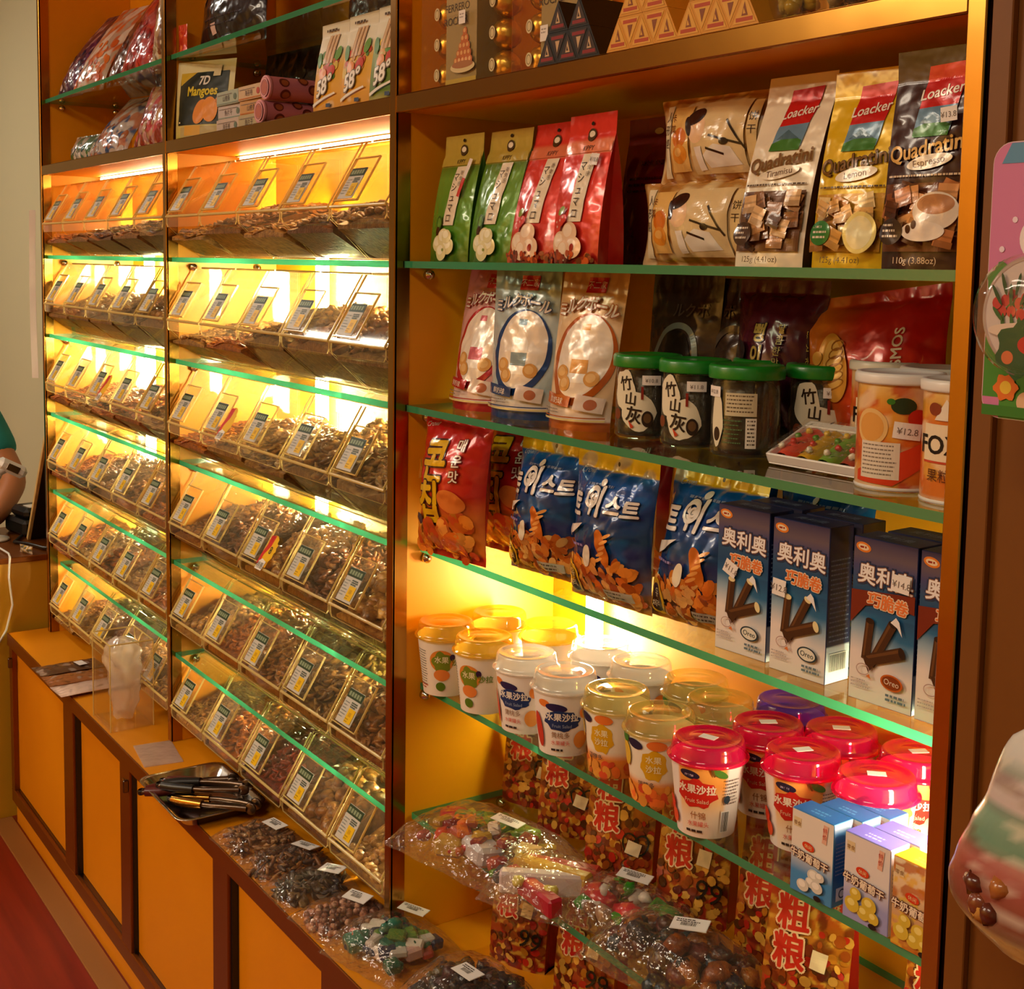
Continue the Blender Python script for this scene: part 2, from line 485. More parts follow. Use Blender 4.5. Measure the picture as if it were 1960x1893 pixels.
def pouch(name, w, h, t, kind, base, art=None, side=None, back='#888888', seed=0, res=2.2, wr=1.2, lean=0, crimp=(.07, .09),
          mat=None, sag=0.0, skew=0.0, parent=None, taper=0.0, sidecol=None, zig=0):
    """bag seen from -y. kind G: gusseted block bag, S: stand-up pouch, P: pillow bag. all in mm.
    base(x,y) -> (N,3) linear print colour of the front."""
    mat = mat or M_FOIL
    def shape(x, y):
        a = np.clip(x / (w / 2), -1, 1); b = np.clip(y / h, 0, 1)
        if kind == 'G':
            s = np.clip(b / .86, 0, 1); T = t / 2 * (1 - s ** 2.0)
            G = .8 * T; bul = .32 * T * (1 - a * a); wf = 1 - taper * b
        elif kind == 'S':
            s = np.clip(b / (1 - crimp[1]), 0, 1); T = t / 2 * (1 - s ** 1.5) ** .8
            G = 0 * T; bul = T * (1 - np.abs(a) ** 2.2); wf = 1 - .05 * (1 - s) - taper * b
        else:
            s = np.clip((b - crimp[0]) / (1 - crimp[0] - crimp[1]), 0, 1); S = np.sin(math.pi * s)
            T = t / 2 * np.maximum(S, 0) ** .55; G = 0 * T
            bul = T * (1 - np.abs(a) ** 2.4) ** .8; wf = 1 - .09 * S - taper * b
        edge = np.minimum(1, 6 * (1 - np.abs(a)))
        flat = (T > 1e-6) * np.minimum(1, T / (t * .12))
        wrk = wr * fnoise(x, y, seed, 34) * (.35 + .65 * flat) * edge + .3 * wr * fnoise(x, y, seed + 9, 19) * flat * edge
        if kind != 'G':
            d = np.minimum(np.abs(y - h * (1 - crimp[1])), np.abs(y - h * crimp[0]) if kind == 'P' else 1e9)
            wrk = wrk + 1.3 * wr * np.sin(a * 17 + seed) * np.exp(-d / 9) * edge
        ln = lean * b ** 1.4
        return a, b, wf, G, bul, wrk, ln
    def front(x, y, off=0.0):
        x = np.asarray(x, float); y = np.asarray(y, float)
        a, b, wf, G, bul, wrk, ln = shape(x, y)
        X = x * wf + skew * b; Y = -(G + bul) - np.maximum(wrk * .8, -.7 * (G + bul) + .05) + ln - .25; Z = y - sag * (1 - a * a) * (b > .9) * (b - .9) * 10
        return np.stack([X, Y, Z], -1) / 1000 - np.array([0, off, 0])
    mb = MB()
    nu = max(6, int(w / res)); nv = max(8, int(h / res))
    xs = np.linspace(-w / 2, w / 2, nu + 1); ys = np.linspace(0, h, nv + 1)
    X, Y = np.meshgrid(xs, ys)
    bc = base(X.ravel(), Y.ravel())
    mb.grid(front(X, Y), mat, bc)
    # back
    xs2 = np.linspace(-w / 2, w / 2, max(5, nu // 3)); X2, Y2 = np.meshgrid(xs2, ys[::2] if nv % 2 == 0 else ys)
    a, b, wf, G, bul, wrk, ln = shape(X2, Y2)
    B = np.stack([X2 * wf + skew * b, G + bul + ln + .25, Y2 - sag * (1 - a * a) * (b > .9) * (b - .9) * 10], -1) / 1000
    mb.grid(B, mat, lin(back), True, False, True)
    # sides
    sc = side if side is not None else back
    for sg in (-1, 1):
        yy = ys
        a, b, wf, G, bul, wrk, ln = shape(np.full(len(yy), sg * w / 2), yy)
        ss = np.array([-1, -.5, 0, .5, 1.0])
        P = np.zeros((len(yy), 5, 3))
        P[..., 0] = (sg * w / 2 * wf + skew * b)[:, None] - sg * (.28 * G)[:, None] * (1 - np.abs(ss))[None]
        P[..., 1] = (G[:, None] + .25) * ss[None] + ln[:, None]
        P[..., 2] = yy[:, None]
        if callable(sc):
            SS, YY = np.meshgrid(ss, yy); cc = sc(SS.ravel(), YY.ravel())
        else: cc = lin(sc)
        mb.grid(P / 1000, mat, cc, False, False, sg < 0)
    # base
    a, b, wf, G, bul, wrk, ln = shape(xs, np.zeros_like(xs))
    P = np.stack([np.stack([xs * wf, -(G + bul) - .25, 0 * xs], -1), np.stack([xs * wf, (G + bul) + .25, 0 * xs], -1)]) / 1000
    mb.grid(P, mat, lin(back), False, False, True)
    if art: mb.decals(art.i, front, mat, .0010)
    return mb, front

def flatcol(c):
    c = lin(c); return lambda x, y: np.tile(c, (len(x), 1))
def bands(*bs):
    """bs: (y_from, colour) ascending"""
    def f(x, y):
        o = np.tile(lin(bs[0][1]), (len(x), 1))
        for y0, c in bs: o[y >= y0] = lin(c)
        return o
    return f
def gradv(stops):
    ys = [s[0] for s in stops]; cs = np.array([lin(s[1]) for s in stops])
    return lambda x, y: np.stack([np.interp(y, ys, cs[:, k]) for k in range(3)], 1)
def mottle(fn, seed, lam, cols, amt=1.0, thr=.1):
    cols = [lin(c) for c in cols]
    def f(x, y):
        o = fn(x, y)
        for k, c in enumerate(cols):
            n = fnoise(x, y, seed + 13 * k, lam * (1 + .3 * k))
            m = np.clip((n - thr) * 6, 0, 1)[:, None] * amt
            o = o * (1 - m) + c * m
        return o
    return f

def plane_surf(kind, x0, y0, z0, sgn=1):
    """mm plane to metres: 'front' faces -y, 'right' faces +x, 'top' faces +z"""
    def f(u, v, off=0.0):
        u = np.asarray(u) / 1000; v = np.asarray(v) / 1000; k = np.zeros_like(u)
        if kind == 'front': return np.stack([x0 + u, y0 + k - off, z0 + v], -1)
        if kind == 'right': return np.stack([x0 + k + off, y0 + u, z0 + v], -1)
        if kind == 'top': return np.stack([x0 + u, y0 + v, z0 + k + off], -1)
    return f

def carton(w, d, h, art=None, cols=None, side=None, top=None, mat=None, base=None, sbase=None, rx=3.0):
    """card box, origin at the base centre; w,d,h in mm"""
    mat = mat or M_PRINT; cols = cols or {}
    W, D, H = w / 2000, d / 2000, h / 1000
    mb = MB(); mb.box(-W, W, -D, D, 0, H, mat, .0006, cols.get('body', '#ffffff'))
    def panel(kind, ww, hh, fn, surf):
        nu, nv = max(2, int(ww / rx)), max(2, int(hh / rx))
        X, Y = np.meshgrid(np.linspace(-ww / 2, ww / 2, nu + 1), np.linspace(0, hh, nv + 1))
        mb.grid(surf(X, Y, .00012), mat, fn(X.ravel(), Y.ravel()), False)
    fs = plane_surf('front', 0, -D, 0); rs = plane_surf('right', W, 0, 0); ts = plane_surf('top', 0, -D, H)
    if base: panel('f', w - 1.2, h - 1.2, base, lambda x, y, o: fs(x, y + .6, o))
    if sbase: panel('r', d - 1.2, h - 1.2, sbase, lambda x, y, o: rs(x, y + .6, o))
    if art: mb.decals(art.i, fs, mat)
    if side: mb.decals(side.i, rs, mat)
    if top: mb.decals(top.i, ts, mat)
    return mb

def cyl_surf(prof_r, z0=0.0):
    """x mm along the circumference from the front (-y), y mm up"""
    def f(x, y, off=0.0):
        x = np.asarray(x, float); y = np.asarray(y, float)
        r = prof_r(y) / 1000 + off
        a = -math.pi / 2 + x / 1000 / (prof_r(y * 0 + 40) / 1000)
        return np.stack([r * np.cos(a), r * np.sin(a), z0 + y / 1000], -1)
    return f

# ------------------------------------------------------------------ dried fruit and nuts
def nugget(rnd, kind, r):
    """one bit of food around the origin: (verts, faces)"""
    nu, nv = (8, 5)
    V = []; F = []
    a0 = rnd.uniform(0, 6.28)
    sx, sy, sz = {'round': (1, 1, .9), 'flake': (1.3, 1.0, .38), 'stick': (2.1, .55, .5), 'chunk': (1.2, .95, .8), 'ring': (1.25, 1.25, .45)}[kind]
    for j in range(nv + 1):
        ph = math.pi * j / nv
        for i in range(nu):
            th = 2 * math.pi * i / nu
            q = 1 + rnd.uniform(-.18, .18)
            x, y, z = math.sin(ph) * math.cos(th) * sx * q, math.sin(ph) * math.sin(th) * sy * q, math.cos(ph) * sz * q
            if kind in ('flake', 'ring'): z += .35 * x * x - .2 * y * x
            V.append((x * r, y * r, z * r))
    for j in range(nv):
        for i in range(nu):
            F.append((j * nu + i, (j + 1) * nu + i, (j + 1) * nu + (i + 1) % nu, j * nu + (i + 1) % nu))
    R = Matrix.Rotation(rnd.uniform(0, 6.28), 3, 'Z') @ Matrix.Rotation(rnd.uniform(-.8, .8), 3, 'X') @ Matrix.Rotation(rnd.uniform(-.8, .8), 3, 'Y')
    return np.array(V) @ np.array(R).T, F

def heap_mesh(seed, kind, r, wx, y0, y1, hfun, zlow, n=150, cols=('#ffffff',), cam_front=True):
    """loose food filling a bin: a mounded body with bits all over its top and sloping front"""
    rnd = random.Random(seed); mb = MB()
    nx, ny = 13, 12
    P = np.zeros((ny, nx, 3))
    for j in range(ny):
        for i in range(nx):
            x = -wx + 2 * wx * i / (nx - 1); y = y0 + (y1 - y0) * j / (ny - 1)
            P[j, i] = (x, y, hfun(x, y) - r * .5)
    mb.grid(P, M_FOOD, '#cfc4b8')
    Q = P.copy()
    for j in range(ny):
        for i in range(nx):
            Q[j, i, 2] = min(P[j, i, 2] - .001, zlow(P[j, i, 1]))
    mb.grid(Q, M_FOOD, '#b7aa9c', True, False, True)
    for sl in ((slice(None), 0), (slice(None), -1), (0, slice(None)), (-1, slice(None))):
        mb.grid(np.stack([Q[sl], P[sl]]), M_FOOD, '#b7aa9c')
    for k in range(n):
        x = rnd.uniform(-wx + r, wx - r); y = rnd.uniform(y0 + r, y1 - r)
        V, F = nugget(rnd, kind, r * rnd.uniform(.75, 1.25))
        z = hfun(x, y) + rnd.uniform(-.4, .35) * r
        c = lin(rnd.choice(cols)) * rnd.uniform(.7, 1.25)
        mb.add(V + np.array([x, y, z]), F, M_FOOD, c, True)
    return mb

# ------------------------------------------------------------------ clear bags lying flat, with something inside
def film_bag(mb, w, d, t, seed, mat=None, z0=0.0, puff=.6):
    """a cellophane bag lying on its back, w along x, d along y, t high (metres)"""
    n = 26; r = np.random.RandomState(seed)
    X, Y = np.meshgrid(np.linspace(-1, 1, n), np.linspace(-1, 1, n))
    e = (np.clip(1 - np.abs(X) ** 3, 0, 1) * np.clip(1 - np.abs(Y) ** 3, 0, 1)) ** puff
    wob = 1 + .05 * fnoise(X * 50, Y * 50, seed, 60)
    top = z0 + .0012 + t * e + .10 * t * fnoise(X * 50, Y * 50, seed + 3, 22) * np.sqrt(e) + .0045 * np.abs(fnoise(X * 50, Y * 50, seed + 5, 30)) * (1 - e)
    bot = z0 + .0006 + .0045 * np.abs(fnoise(X * 50, Y * 50, seed + 5, 30)) * (1 - e)
    top = np.maximum(top, bot + .0004)
    px, py = X * w / 2 * wob, Y * d / 2 * wob
    mb.grid(np.stack([px, py, top], -1), mat or M_FILM)
    mb.grid(np.stack([px, py, bot], -1), mat or M_FILM, '#ffffff', True, False, True)
    return mb

def lying_bag(name, label, cat, loc, rz, w, d, t, kind, r, cols, n, seed, group, sticker=True, film=None, spos=(.1, .15), srot=20, lump=None, pn='contents'):
    o = thing(name, label, cat, loc, rz, group)
    rnd = random.Random(seed); mb = MB()
    if lump:
        lump(mb, rnd)
    else:
        for k in range(n):
            while True:
                x, y = rnd.uniform(-1, 1), rnd.uniform(-1, 1)
                if abs(x) ** 2.5 + abs(y) ** 2.5 < .75: break
            hh = (1 - abs(x) ** 3) * (1 - abs(y) ** 3)
            V, F = nugget(rnd, kind, r * rnd.uniform(.8, 1.2))
            z = max(r * .6, (t - r * .9) * hh * rnd.uniform(.35, 1))
            mb.add(V + np.array([x * w / 2, y * d / 2, z]), F, M_PRINT if False else M_FOOD, lin(rnd.choice(cols)) * rnd.uniform(.7, 1.25), True)
    c = mb.build(pn, o)
    f = MB(); film_bag(f, w, d, t, seed, film); f.build('film', o)
    if sticker:
        a = Art(50); a.rect(-22, -13, 22, 13, '#f5f1ec'); a.barcode(-12, -6, 20, 9, seed); a.lines(-18, 7, 16, 2, 4, 2, '#3a3430', seed)
        s = MB()
        zt = t * 1.06 + .002
        s.box(-.0225, .0225, -.0135, .0135, -.0004, 0, M_WHITE)
        s.decals(a.i, plane_surf('top', 0, 0, 0), M_PRINT)
        so = s.build('price_sticker', o); so['label'] = 'white printed price sticker'
        put(so, (spos[0] * w, spos[1] * d, zt), srot, rnd.uniform(-8, 8), rnd.uniform(-8, 8))
    return o
# ------------------------------------------------------------------ dimensions (metres, floor at z=0, shelf front at y=0)
ZA, ZB, ZC, ZD, ZE, ZK = 1.600, 1.385, 1.168, .952, .747, .5475
BEAM0, BEAM1, ZT = 1.815, 1.841, 2.018
DIV = [(-3.0, -2.982), (-2.006, -1.988), (-1.011, -.993), (0.0, .019)]
BAY = [(-2.982, -2.006), (-1.988, -1.011), (-.993, 0.0)]
BAYN = ['far left', 'middle', 'right']

# ------------------------------------------------------------------ the room
def room():
    b = MB(); b.box(-7, 2.5, -4.2, .6, -.05, 0, M_FLOOR); struct(b.build('floor'))
    b = MB(); b.box(-7, 2.5, .34, .44, 0, 3.0, M_WALL); struct(b.build('wall_back'))
    b = MB(); b.box(-7.1, -7, -4.2, .44, 0, 3.0, M_WALL); struct(b.build('wall_left'))
    b = MB(); b.box(-7.1, 2.6, -4.3, -4.2, 0, 3.0, M_WALLF); struct(b.build('wall_front'))
    b = MB(); b.box(2.5, 2.6, -4.2, .44, 0, 3.0, M_WALL); struct(b.build('wall_right'))
    b = MB(); b.box(-7.1, 2.6, -4.3, .44, 3.0, 3.05, M_CEIL); struct(b.build('ceiling'))
    # brown panelled pier right of the shelving
    b = MB(); b.box(.026, .75, .004, .33, 0, 3.0, M_PANEL)
    b.box(.026, .046, -.004, .004, 0, 3.0, M_PANEL, .001)
    struct(b.build('trim_1'))
    b = MB(); b.box(-3.06, .02, -.150, -.095, 0, .006, M_STRIP, .001); struct(b.build('baseboard_front'))
room()

# ------------------------------------------------------------------ shelving carcass
def shelving():
    t = thing('shelving_unit', 'tall orange shelving carcass with gold tinted metal edges and three bays', 'shelving', (0, 0, 0))
    for k, (a, b_) in enumerate(DIV):
        b = MB(); b.box(a + .001, b_ - .001, .002, .330, ZK + .0005, 2.7, M_LAMIN)
        d = b.build('divider_panel', t)
        g = MB(); g.box(a, b_, -.002, .004, ZK + .0005, 2.7, M_GOLD, .0012)
        g.box(a, a + .0012, .0, .024, ZK + .0005, 2.7, M_GOLD); g.box(b_ - .0012, b_, .0, .024, ZK + .0005, 2.7, M_GOLD)
        tr = g.build('metal_edge', d); tr['label'] = 'gold tinted metal edge strip'
        p = MB()
        zs = [ZA, ZB, ZC, ZD, ZE, ZT]
        for z in zs:
            for y in (.055, .2):
                for sd in (-1, 1):
                    if (k == 0 and sd < 0) or (k == 3 and sd > 0): continue
                    if k == 3 and z == ZT: continue
                    x0 = a if sd < 0 else b_
                    Mx = Matrix.Translation((x0, y, z - .020)) @ Matrix.Rotation(sd * math.pi / 2, 4, 'Y')
                    p.lathe([(0, 0), (.0075, 0), (.0075, .009), (.0045, .010), (.0045, .013), (0, .0135)], M_CHROME, 14, M=Mx)
        pp = p.build('shelf_pin', d); pp['kind'] = 'stuff'; pp['label'] = 'round steel shelf pins'
    for k, (a, b_) in enumerate(BAY):
        yb = .300 if k == 2 else .246
        b = MB(); b.box(a, b_, yb, yb + .012, ZK + .0005, 2.7, M_LAMIN); b.build('back_panel', t)
        b = MB(); b.box(a, b_, .004, yb, BEAM0 + .002, BEAM1 - .0002, M_LAMIN)
        br = b.build('fixed_shelf', t)
        g = MB(); g.box(a, b_, -.001, .006, BEAM0, BEAM1, M_GOLD, .0015); g.box(a, b_, .0, .03, BEAM1 - .0002, BEAM1, M_GOLD)
        g.build('metal_nosing', br)
        b = MB(); b.box(a, b_, .002, yb, 2.62, 2.70, M_LAMIN); b.build('top_board', t)
shelving()

def base_cabinet():
    t = thing('base_cabinet', 'low orange cabinet with brown metal framed sliding doors under the counter', 'cabinet', (0, 0, 0))
    b = MB()
    b.box(-3.03, .0, -.088, .33, .0, .065, M_DOOR)             # plinth
    b.build('plinth', t)
    b = MB(); b.box(-3.03, 0, -.055, .33, .10, .514, M_LAM); b.build('carcass', t)
    b = MB(); b.box(-3.03, 0, -.1005, -.05, .065, .103, M_DARKFR, .002); b.box(-2.99, -.01, -.092, -.062, .1025, .106, M_STEELD); b.build('bottom_rail', t)
    b = MB(); b.box(-3.03, -3.0, -.1005, -.055, .103, .5145, M_DARKFR, .001); b.build('post', t)
    for (a, c) in ((-2.48, -2.392), (-2.032, -1.96), (-1.484, -1.406), (-1.03, -.955), (-.49, -.41)):
        b = MB(); b.box(a, c - .007, -.1005, -.055, .103, .5145, M_DARKFR, .001); b.box(c - .007, c, -.094, -.055, .103, .5145, M_BLACK); b.build('post', t)
    for k, (a, c) in enumerate(((-3.0, -2.48), (-2.392, -2.032), (-1.96, -1.484), (-1.406, -1.03), (-.955, -.49), (-.41, 0))):
        b = MB(); b.box(a, c, -.086 + (k % 2) * .004, -.062, .106, .5145, M_DOOR, .001); b.build('door', t)
    # little spring latches on the posts
    for x, z in ((-3.012, .475), (-1.99, .478)):
        b = MB(); b.box(x - .016, x + .016, -.104, -.1005, z - .005, z + .005, M_GOLD, .001); b.box(x + .012, x + .02, -.112, -.1, z - .016, z + .012, M_STEELD, .002); b.build('latch', t)
base_cabinet()
def worktop():
    t = thing('worktop', 'long orange laminate counter top with brown metal front edge', 'counter top', (0, 0, .515))
    b = MB(); b.box(-3.035, 0, -.100, .33, 0, ZK - .515, M_LAM); b.build('board', t)
    b = MB(); b.box(-3.038, 0, -.1035, -.0998, -.002, ZK - .515 + .0006, M_DARKFR, .001); b.box(-3.038, -3.0348, -.1035, .33, -.002, ZK - .515 + .0004, M_DARKFR); b.build('edge_band', t)
worktop()

# ------------------------------------------------------------------ glass shelves
def glass(name, label, x0, x1, y0, y1, z, group):
    t = .010; b = MB()
    a = .0012
    b.box(x0, x1, y0, y1, z - t, z, M_GLASS)
    o = b.build(name)
    # green polished rim is the same pane: its four narrow faces
    me = o.data; me.materials.append(M_GLASSE); gi = len(me.materials) - 1
    for p in me.polygons:
        if abs(p.normal.z) < .5: p.material_index = gi
    tag(o, label, 'glass shelf', group); return o
ORD = ['first', 'second', 'third', 'fourth', 'fifth']
FRONT = {0: (.012, .012, .012, .014, .03), 1: (.010, .016, .022, .008, .010), 2: (.014, .020, .046, .048, .035)}
for k, (a, b_) in enumerate(BAY):
    yb = .296 if k == 2 else .242
    for j, z in enumerate((ZA, ZB, ZC, ZD, ZE)):
        glass('glass_shelf', f'green edged glass shelf of the {BAYN[k]} bay, {ORD[j]} below the metal beam', a + .002, b_ - .002, FRONT[k][j], yb, z, 'glass shelves')
    if k < 2:
        glass('glass_shelf', f'dark glass shelf above the metal beam of the {BAYN[k]} bay', a + .002, b_ - .002, .012, yb, ZT, 'glass shelves')

# ------------------------------------------------------------------ tube lamps
def tube_lamp(label, x, y, z0, z1):
    t = thing('tube_lamp', label, 'lamp', (x, y, z0), 0, 'vertical tube lamps')
    b = MB(); b.lathe([(0, .0), (.0135, .0), (.0135, z1 - z0), (0, z1 - z0)], M_TUBE if z1 - z0 > .5 else M_TUBE2, 14); g = b.build('tube', t)
    for z in (-.018, z1 - z0 + .0005):
        b = MB(); b.box(-.017, .017, -.016, .026, z, z + .0175, M_WHITEP, .003); b.build('end_holder', t)
for x, yb, z0, z1, lab in ((-2.75, .215, .60, 1.68, 'glowing tube lamp upright behind the bins of the far left bay'),
                       (-1.69, .215, .60, 1.68, 'glowing tube lamp upright behind the bins of the middle bay, far side'),
                       (-1.22, .215, .60, 1.68, 'glowing tube lamp upright behind the bins of the middle bay, near side'),
                       (-2.22, .215, .60, 1.68, 'glowing tube lamp upright behind the bins of the far left bay, near the divider'),
                       (-.845, .272, .975, 1.145, 'glowing tube lamp standing behind the yellow lidded cups'),
                       (-.03, .115, .975, 1.14, 'glowing tube lamp behind the gold post beside the pink lidded cups')):
    tube_lamp(lab, x, yb, z0, z1)
for x0, x1, bn in ((-1.95, -1.05, 'middle'), (-2.945, -2.045, 'far left')):  # added glowing strips, there to brighten the top row of bins
    t = thing('fill_strip', f'thin glowing fill strip added under the fixed shelf of the {bn} bay', 'lamp', (x0, .150, BEAM0 + .001), 0, 'added fill strips')
    b = MB(); b.tube([(0, 0, -.006), (x1 - x0, 0, -.006)], .004, M_FILLSTRIP, 10); b.build('tube', t)
    b = MB(); b.box(-.02, x1 - x0 + .02, -.006, .014, -.0012, .0008, M_WHITEP); b.build('bracket', t)

# ------------------------------------------------------------------ acrylic bins
LY, LZ0, LZ1, HY, HZ, BY0, BY1 = -.005, .066, .083, .060, .192, .066, .205
def price_art(seed):
    a = Art(60)
    a.rect(-25.5, 0, 25.5, 57, '#cbc8be'); a.rect(-25.5, 42, 25.5, 57, '#33452c')
    for k in range(5): a.rect(-22 + k * 9, 45.5, -15.5 + k * 9, 53, '#8fa080')
    a.lines(-1, 36, 20, 3, 3.4, 2.4, '#5b6658', seed); a.rect(0, 4, 22, 28, '#ecc010'); a.rect(5, 15, 14, 22, '#cfa00c')
    a.lines(-22, 34, -4, 6, 5, 1.5, '#8d9390', seed + 1); a.lines(1, 10, 15, 2, 4, 1.6, '#ab8410', seed + 2)
    return a
def make_bin():
    W = .0938; s = .0022
    t = thing('candy_bin', '', 'sweet bin')
    b = MB()
    side = [(LY, LZ0), (LY, LZ1), (HY, HZ), (BY1, HZ), (BY1, .0004), (BY0, .0004)]
    b.slab(side, -W, -W + s, 'x', M_ACR, M_ACRE); b.slab(side[::1], W - s, W, 'x', M_ACR, M_ACRE)
    # front lip with rounded lower corners, sloping underside, floor
    lip = []
    for x, z in ((-W, LZ1), (-W, LZ0 + .004), (-W + .006, LZ0 - .004), (W - .006, LZ0 - .004), (W, LZ0 + .004), (W, LZ1)): lip.append((x, z))
    b.slab(lip, LY - s, LY, 'y', M_ACR, M_ACRE)
    b.tube([(-W, LY - s, LZ1 + .0006), (W, LY - s, LZ1 + .0006)], .0028, M_ACRE, 6)
    v = [(-W + s, LY, LZ0 - .004), (W - s, LY, LZ0 - .004), (W - s, BY0, .0006), (-W + s, BY0, .0006)]
    b.add(v, [(0, 1, 2, 3)], M_ACR)
    b.tube([(-W, BY0, .0016), (W, BY0, .0016)], .0012, M_ACRE, 6)
    b.add([(-W + s, BY0, .0006), (W - s, BY0, .0006), (W - s, BY1, .0006), (-W + s, BY1, .0006)], [(0, 1, 2, 3)], M_ACR)
    b.box(-W + s, W - s, HY + .012, HY + .03, HZ - .002, HZ, M_ACR); b.tube([(-W, HY + .010, HZ + .001), (W, HY + .010, HZ + .001)], .0018, M_ACRE, 6)
    b.build('bin_body', t)
    # sloping lid, lies on the side walls
    d = np.array([HY - LY, HZ - LZ1]); L = np.linalg.norm(d); d = d / L; nrm = np.array([-d[1], d[0]])
    ang = math.atan2(d[1], d[0])
    b = MB(); b.box(-W + .004, W - .004, 0, L - .004, 0, .0022, M_ACR)
    b.box(-W + .003, -W + .0048, 0, L - .004, 0, .0026, M_ACRE); b.box(W - .0048, W - .003, 0, L - .004, 0, .0026, M_ACRE)
    b.box(-W + .004, W - .004, -.0012, .0006, 0, .0026, M_ACRE)
    for x in (-.05, .05):
        b.lathe([(0, 0), (.009, 0), (.009, .003), (.006, .0042), (0, .0044)], M_ACR, 16, cx=x, cy=L - .018, smooth=False)
    lid = b.build('lid', t); lid.location = (0, LY + nrm[0] * .001, LZ1 + nrm[1] * .001 + .0012); lid.rotation_euler = (ang, 0, 0)
    # price card holder
    b = MB(); b.box(-.086, -.002, .006, .088, .0032, .0046, M_ACR)
    for x0, x1, y0, y1 in ((-.086, -.0842, .006, .088), (-.0038, -.002, .006, .088), (-.086, -.002, .006, .0078), (-.086, -.002, .0862, .088)):
        b.box(x0, x1, y0, y1, .003, .0062, M_ACRE)
    h = b.build('tag_holder', t); h.location = lid.location; h.rotation_euler = lid.rotation_euler
    b = MB(); b.decals(price_art(3).i, plane_surf('top', -.049, .010, .0052), M_PRINT)
    b.box(-.0745, -.0235, .0098, .0675, .0046, .0050, M_PRINT, 0, '#d8d8d2')
    c = b.build('price_card', h)
    return t
BIN = make_bin()
def promo(seed, txt1):
    a = Art(60)
    pts = []
    for k in range(28):
        r = 21 if k % 2 else 25; q = 2 * math.pi * k / 28
        pts.append((16 + r * .95 * math.cos(q), 34 + r * 1.15 * math.sin(q)))
    a.poly(pts, '#f0c000'); a.poly([(-10, 2), (-1, 2), (2, 22), (14, 40), (16, 62), (10, 60), (5, 44), (2, 60), (-3, 58), (-2, 40), (-8, 24)], '#d3231b')
    a.poly([(-8, -8), (20, -8), (24, 10), (6, 14), (-4, 8)], '#f2eee6')
    if txt1: a.txt(txt1, 20, 26, 20, '#3a2a10', 0, .015)
    a.txt('特惠', 8, -4, 13, '#1a1512', 0, .01)
    return a
TONES = {'brown': '#c08a44', 'dark': '#8f5e30', 'tan': '#e0b464', 'red': '#a83e1e', 'orange': '#e08a2a', 'olive': '#b08a40', 'pale': '#e8c884', 'plum': '#7a4a2c', 'grey': '#b89c64'}
HEAPS = {}
def zlow(y):
    if y < BY0: return (LZ0 - .004) * (BY0 - y) / (BY0 - LY) + .003
    return .003
def heap_proto(kind, v):
    if (kind, v) not in HEAPS:
        r = {'round': .0085, 'flake': .0085, 'stick': .0066, 'chunk': .014, 'ring': .0095}[kind]
        rnd = random.Random(len(HEAPS) * 7 + v); p0 = rnd.uniform(0, 6)
        def hf(x, y):
            u = (y - LY) / (BY1 - LY)
            return .071 + .062 * (1 - (1 - u) ** 1.8) + .007 * math.sin(x * 38 + p0) + .005 * math.sin(y * 60 + p0)
        n = {'round': 290, 'flake': 300, 'stick': 340, 'chunk': 120, 'ring': 260}[kind]
        HEAPS[kind, v] = heap_mesh(len(HEAPS) + 3, kind, r, .0885, LY + .006, BY1 - .004, hf, zlow, n, ('#ffffff', '#e8dccb', '#d2bfa2')).build('dried_fruit', link=False)
    return HEAPS[kind, v]
FOODN = {'round': 'round dried plums', 'flake': 'curled dried fruit flakes', 'stick': 'dried fruit strips', 'chunk': 'lumpy preserved fruit', 'ring': 'dried fruit slices'}
# (tone, kind, fill) per row (top to bottom), five bins from the far end to the near end
FILL_M = [
 [('tan', 'flake', .55), ('brown', 'flake', .75), ('tan', 'stick', .6), ('dark', 'flake', .7), ('olive', 'round', .8)],
 [('tan', 'flake', .55), ('orange', 'stick', .6), ('olive', 'flake', .9), ('brown', 'round', .95), ('grey', 'flake', .85)],
 [('orange', 'stick', .6), ('tan', 'flake', .8), ('olive', 'flake', .7), ('olive', 'ring', .95), ('grey', 'flake', 1.05)],
 [('brown', 'flake', .85), ('dark', 'flake', 1.0), ('brown', 'round', 1.0), ('dark', 'ring', 1.05), ('tan', 'chunk', 1.0)],
 [('tan', 'round', .9), ('orange', 'flake', 1.0), ('brown', 'flake', 1.05), ('olive', 'ring', 1.1), ('brown', 'ring', 1.1)],
 [('tan', 'stick', .9), ('orange', 'flake', 1.0), ('red', 'flake', 1.05), ('brown', 'chunk', 1.0), ('tan', 'round', .8)]]
FILL_L = [
 [('orange', 'stick', .5), ('brown', 'flake', .55), ('dark', 'flake', .6), ('brown', 'stick', .65), ('olive', 'flake', .75)],
 [('tan', 'flake', .8), ('brown', 'round', .85), ('brown', 'flake', .85), ('plum', 'flake', .9), ('brown', 'round', 1.0)],
 [('orange', 'stick', .6), ('tan', 'stick', .6), ('orange', 'flake', .7), ('orange', 'round', .8), ('tan', 'flake', .9)],
 [('orange', 'stick', .7), ('dark', 'flake', .8), ('brown', 'flake', .9), ('brown', 'flake', .95), ('orange', 'stick', .9)],
 [('orange', 'flake', .7), ('tan', 'round', .9), ('orange', 'ring', .9), ('tan', 'flake', 1.0), ('orange', 'stick', 1.0)],
 [('tan', 'stick', .6), ('olive', 'flake', .9), ('plum', 'round', .95), ('brown', 'flake', .9), ('tan', 'flake', .9)]]
ROWN = ['top', 'second', 'third', 'fourth', 'fifth', 'bottom']
COLN = ['farthest', 'second', 'middle', 'fourth', 'nearest']
first = True
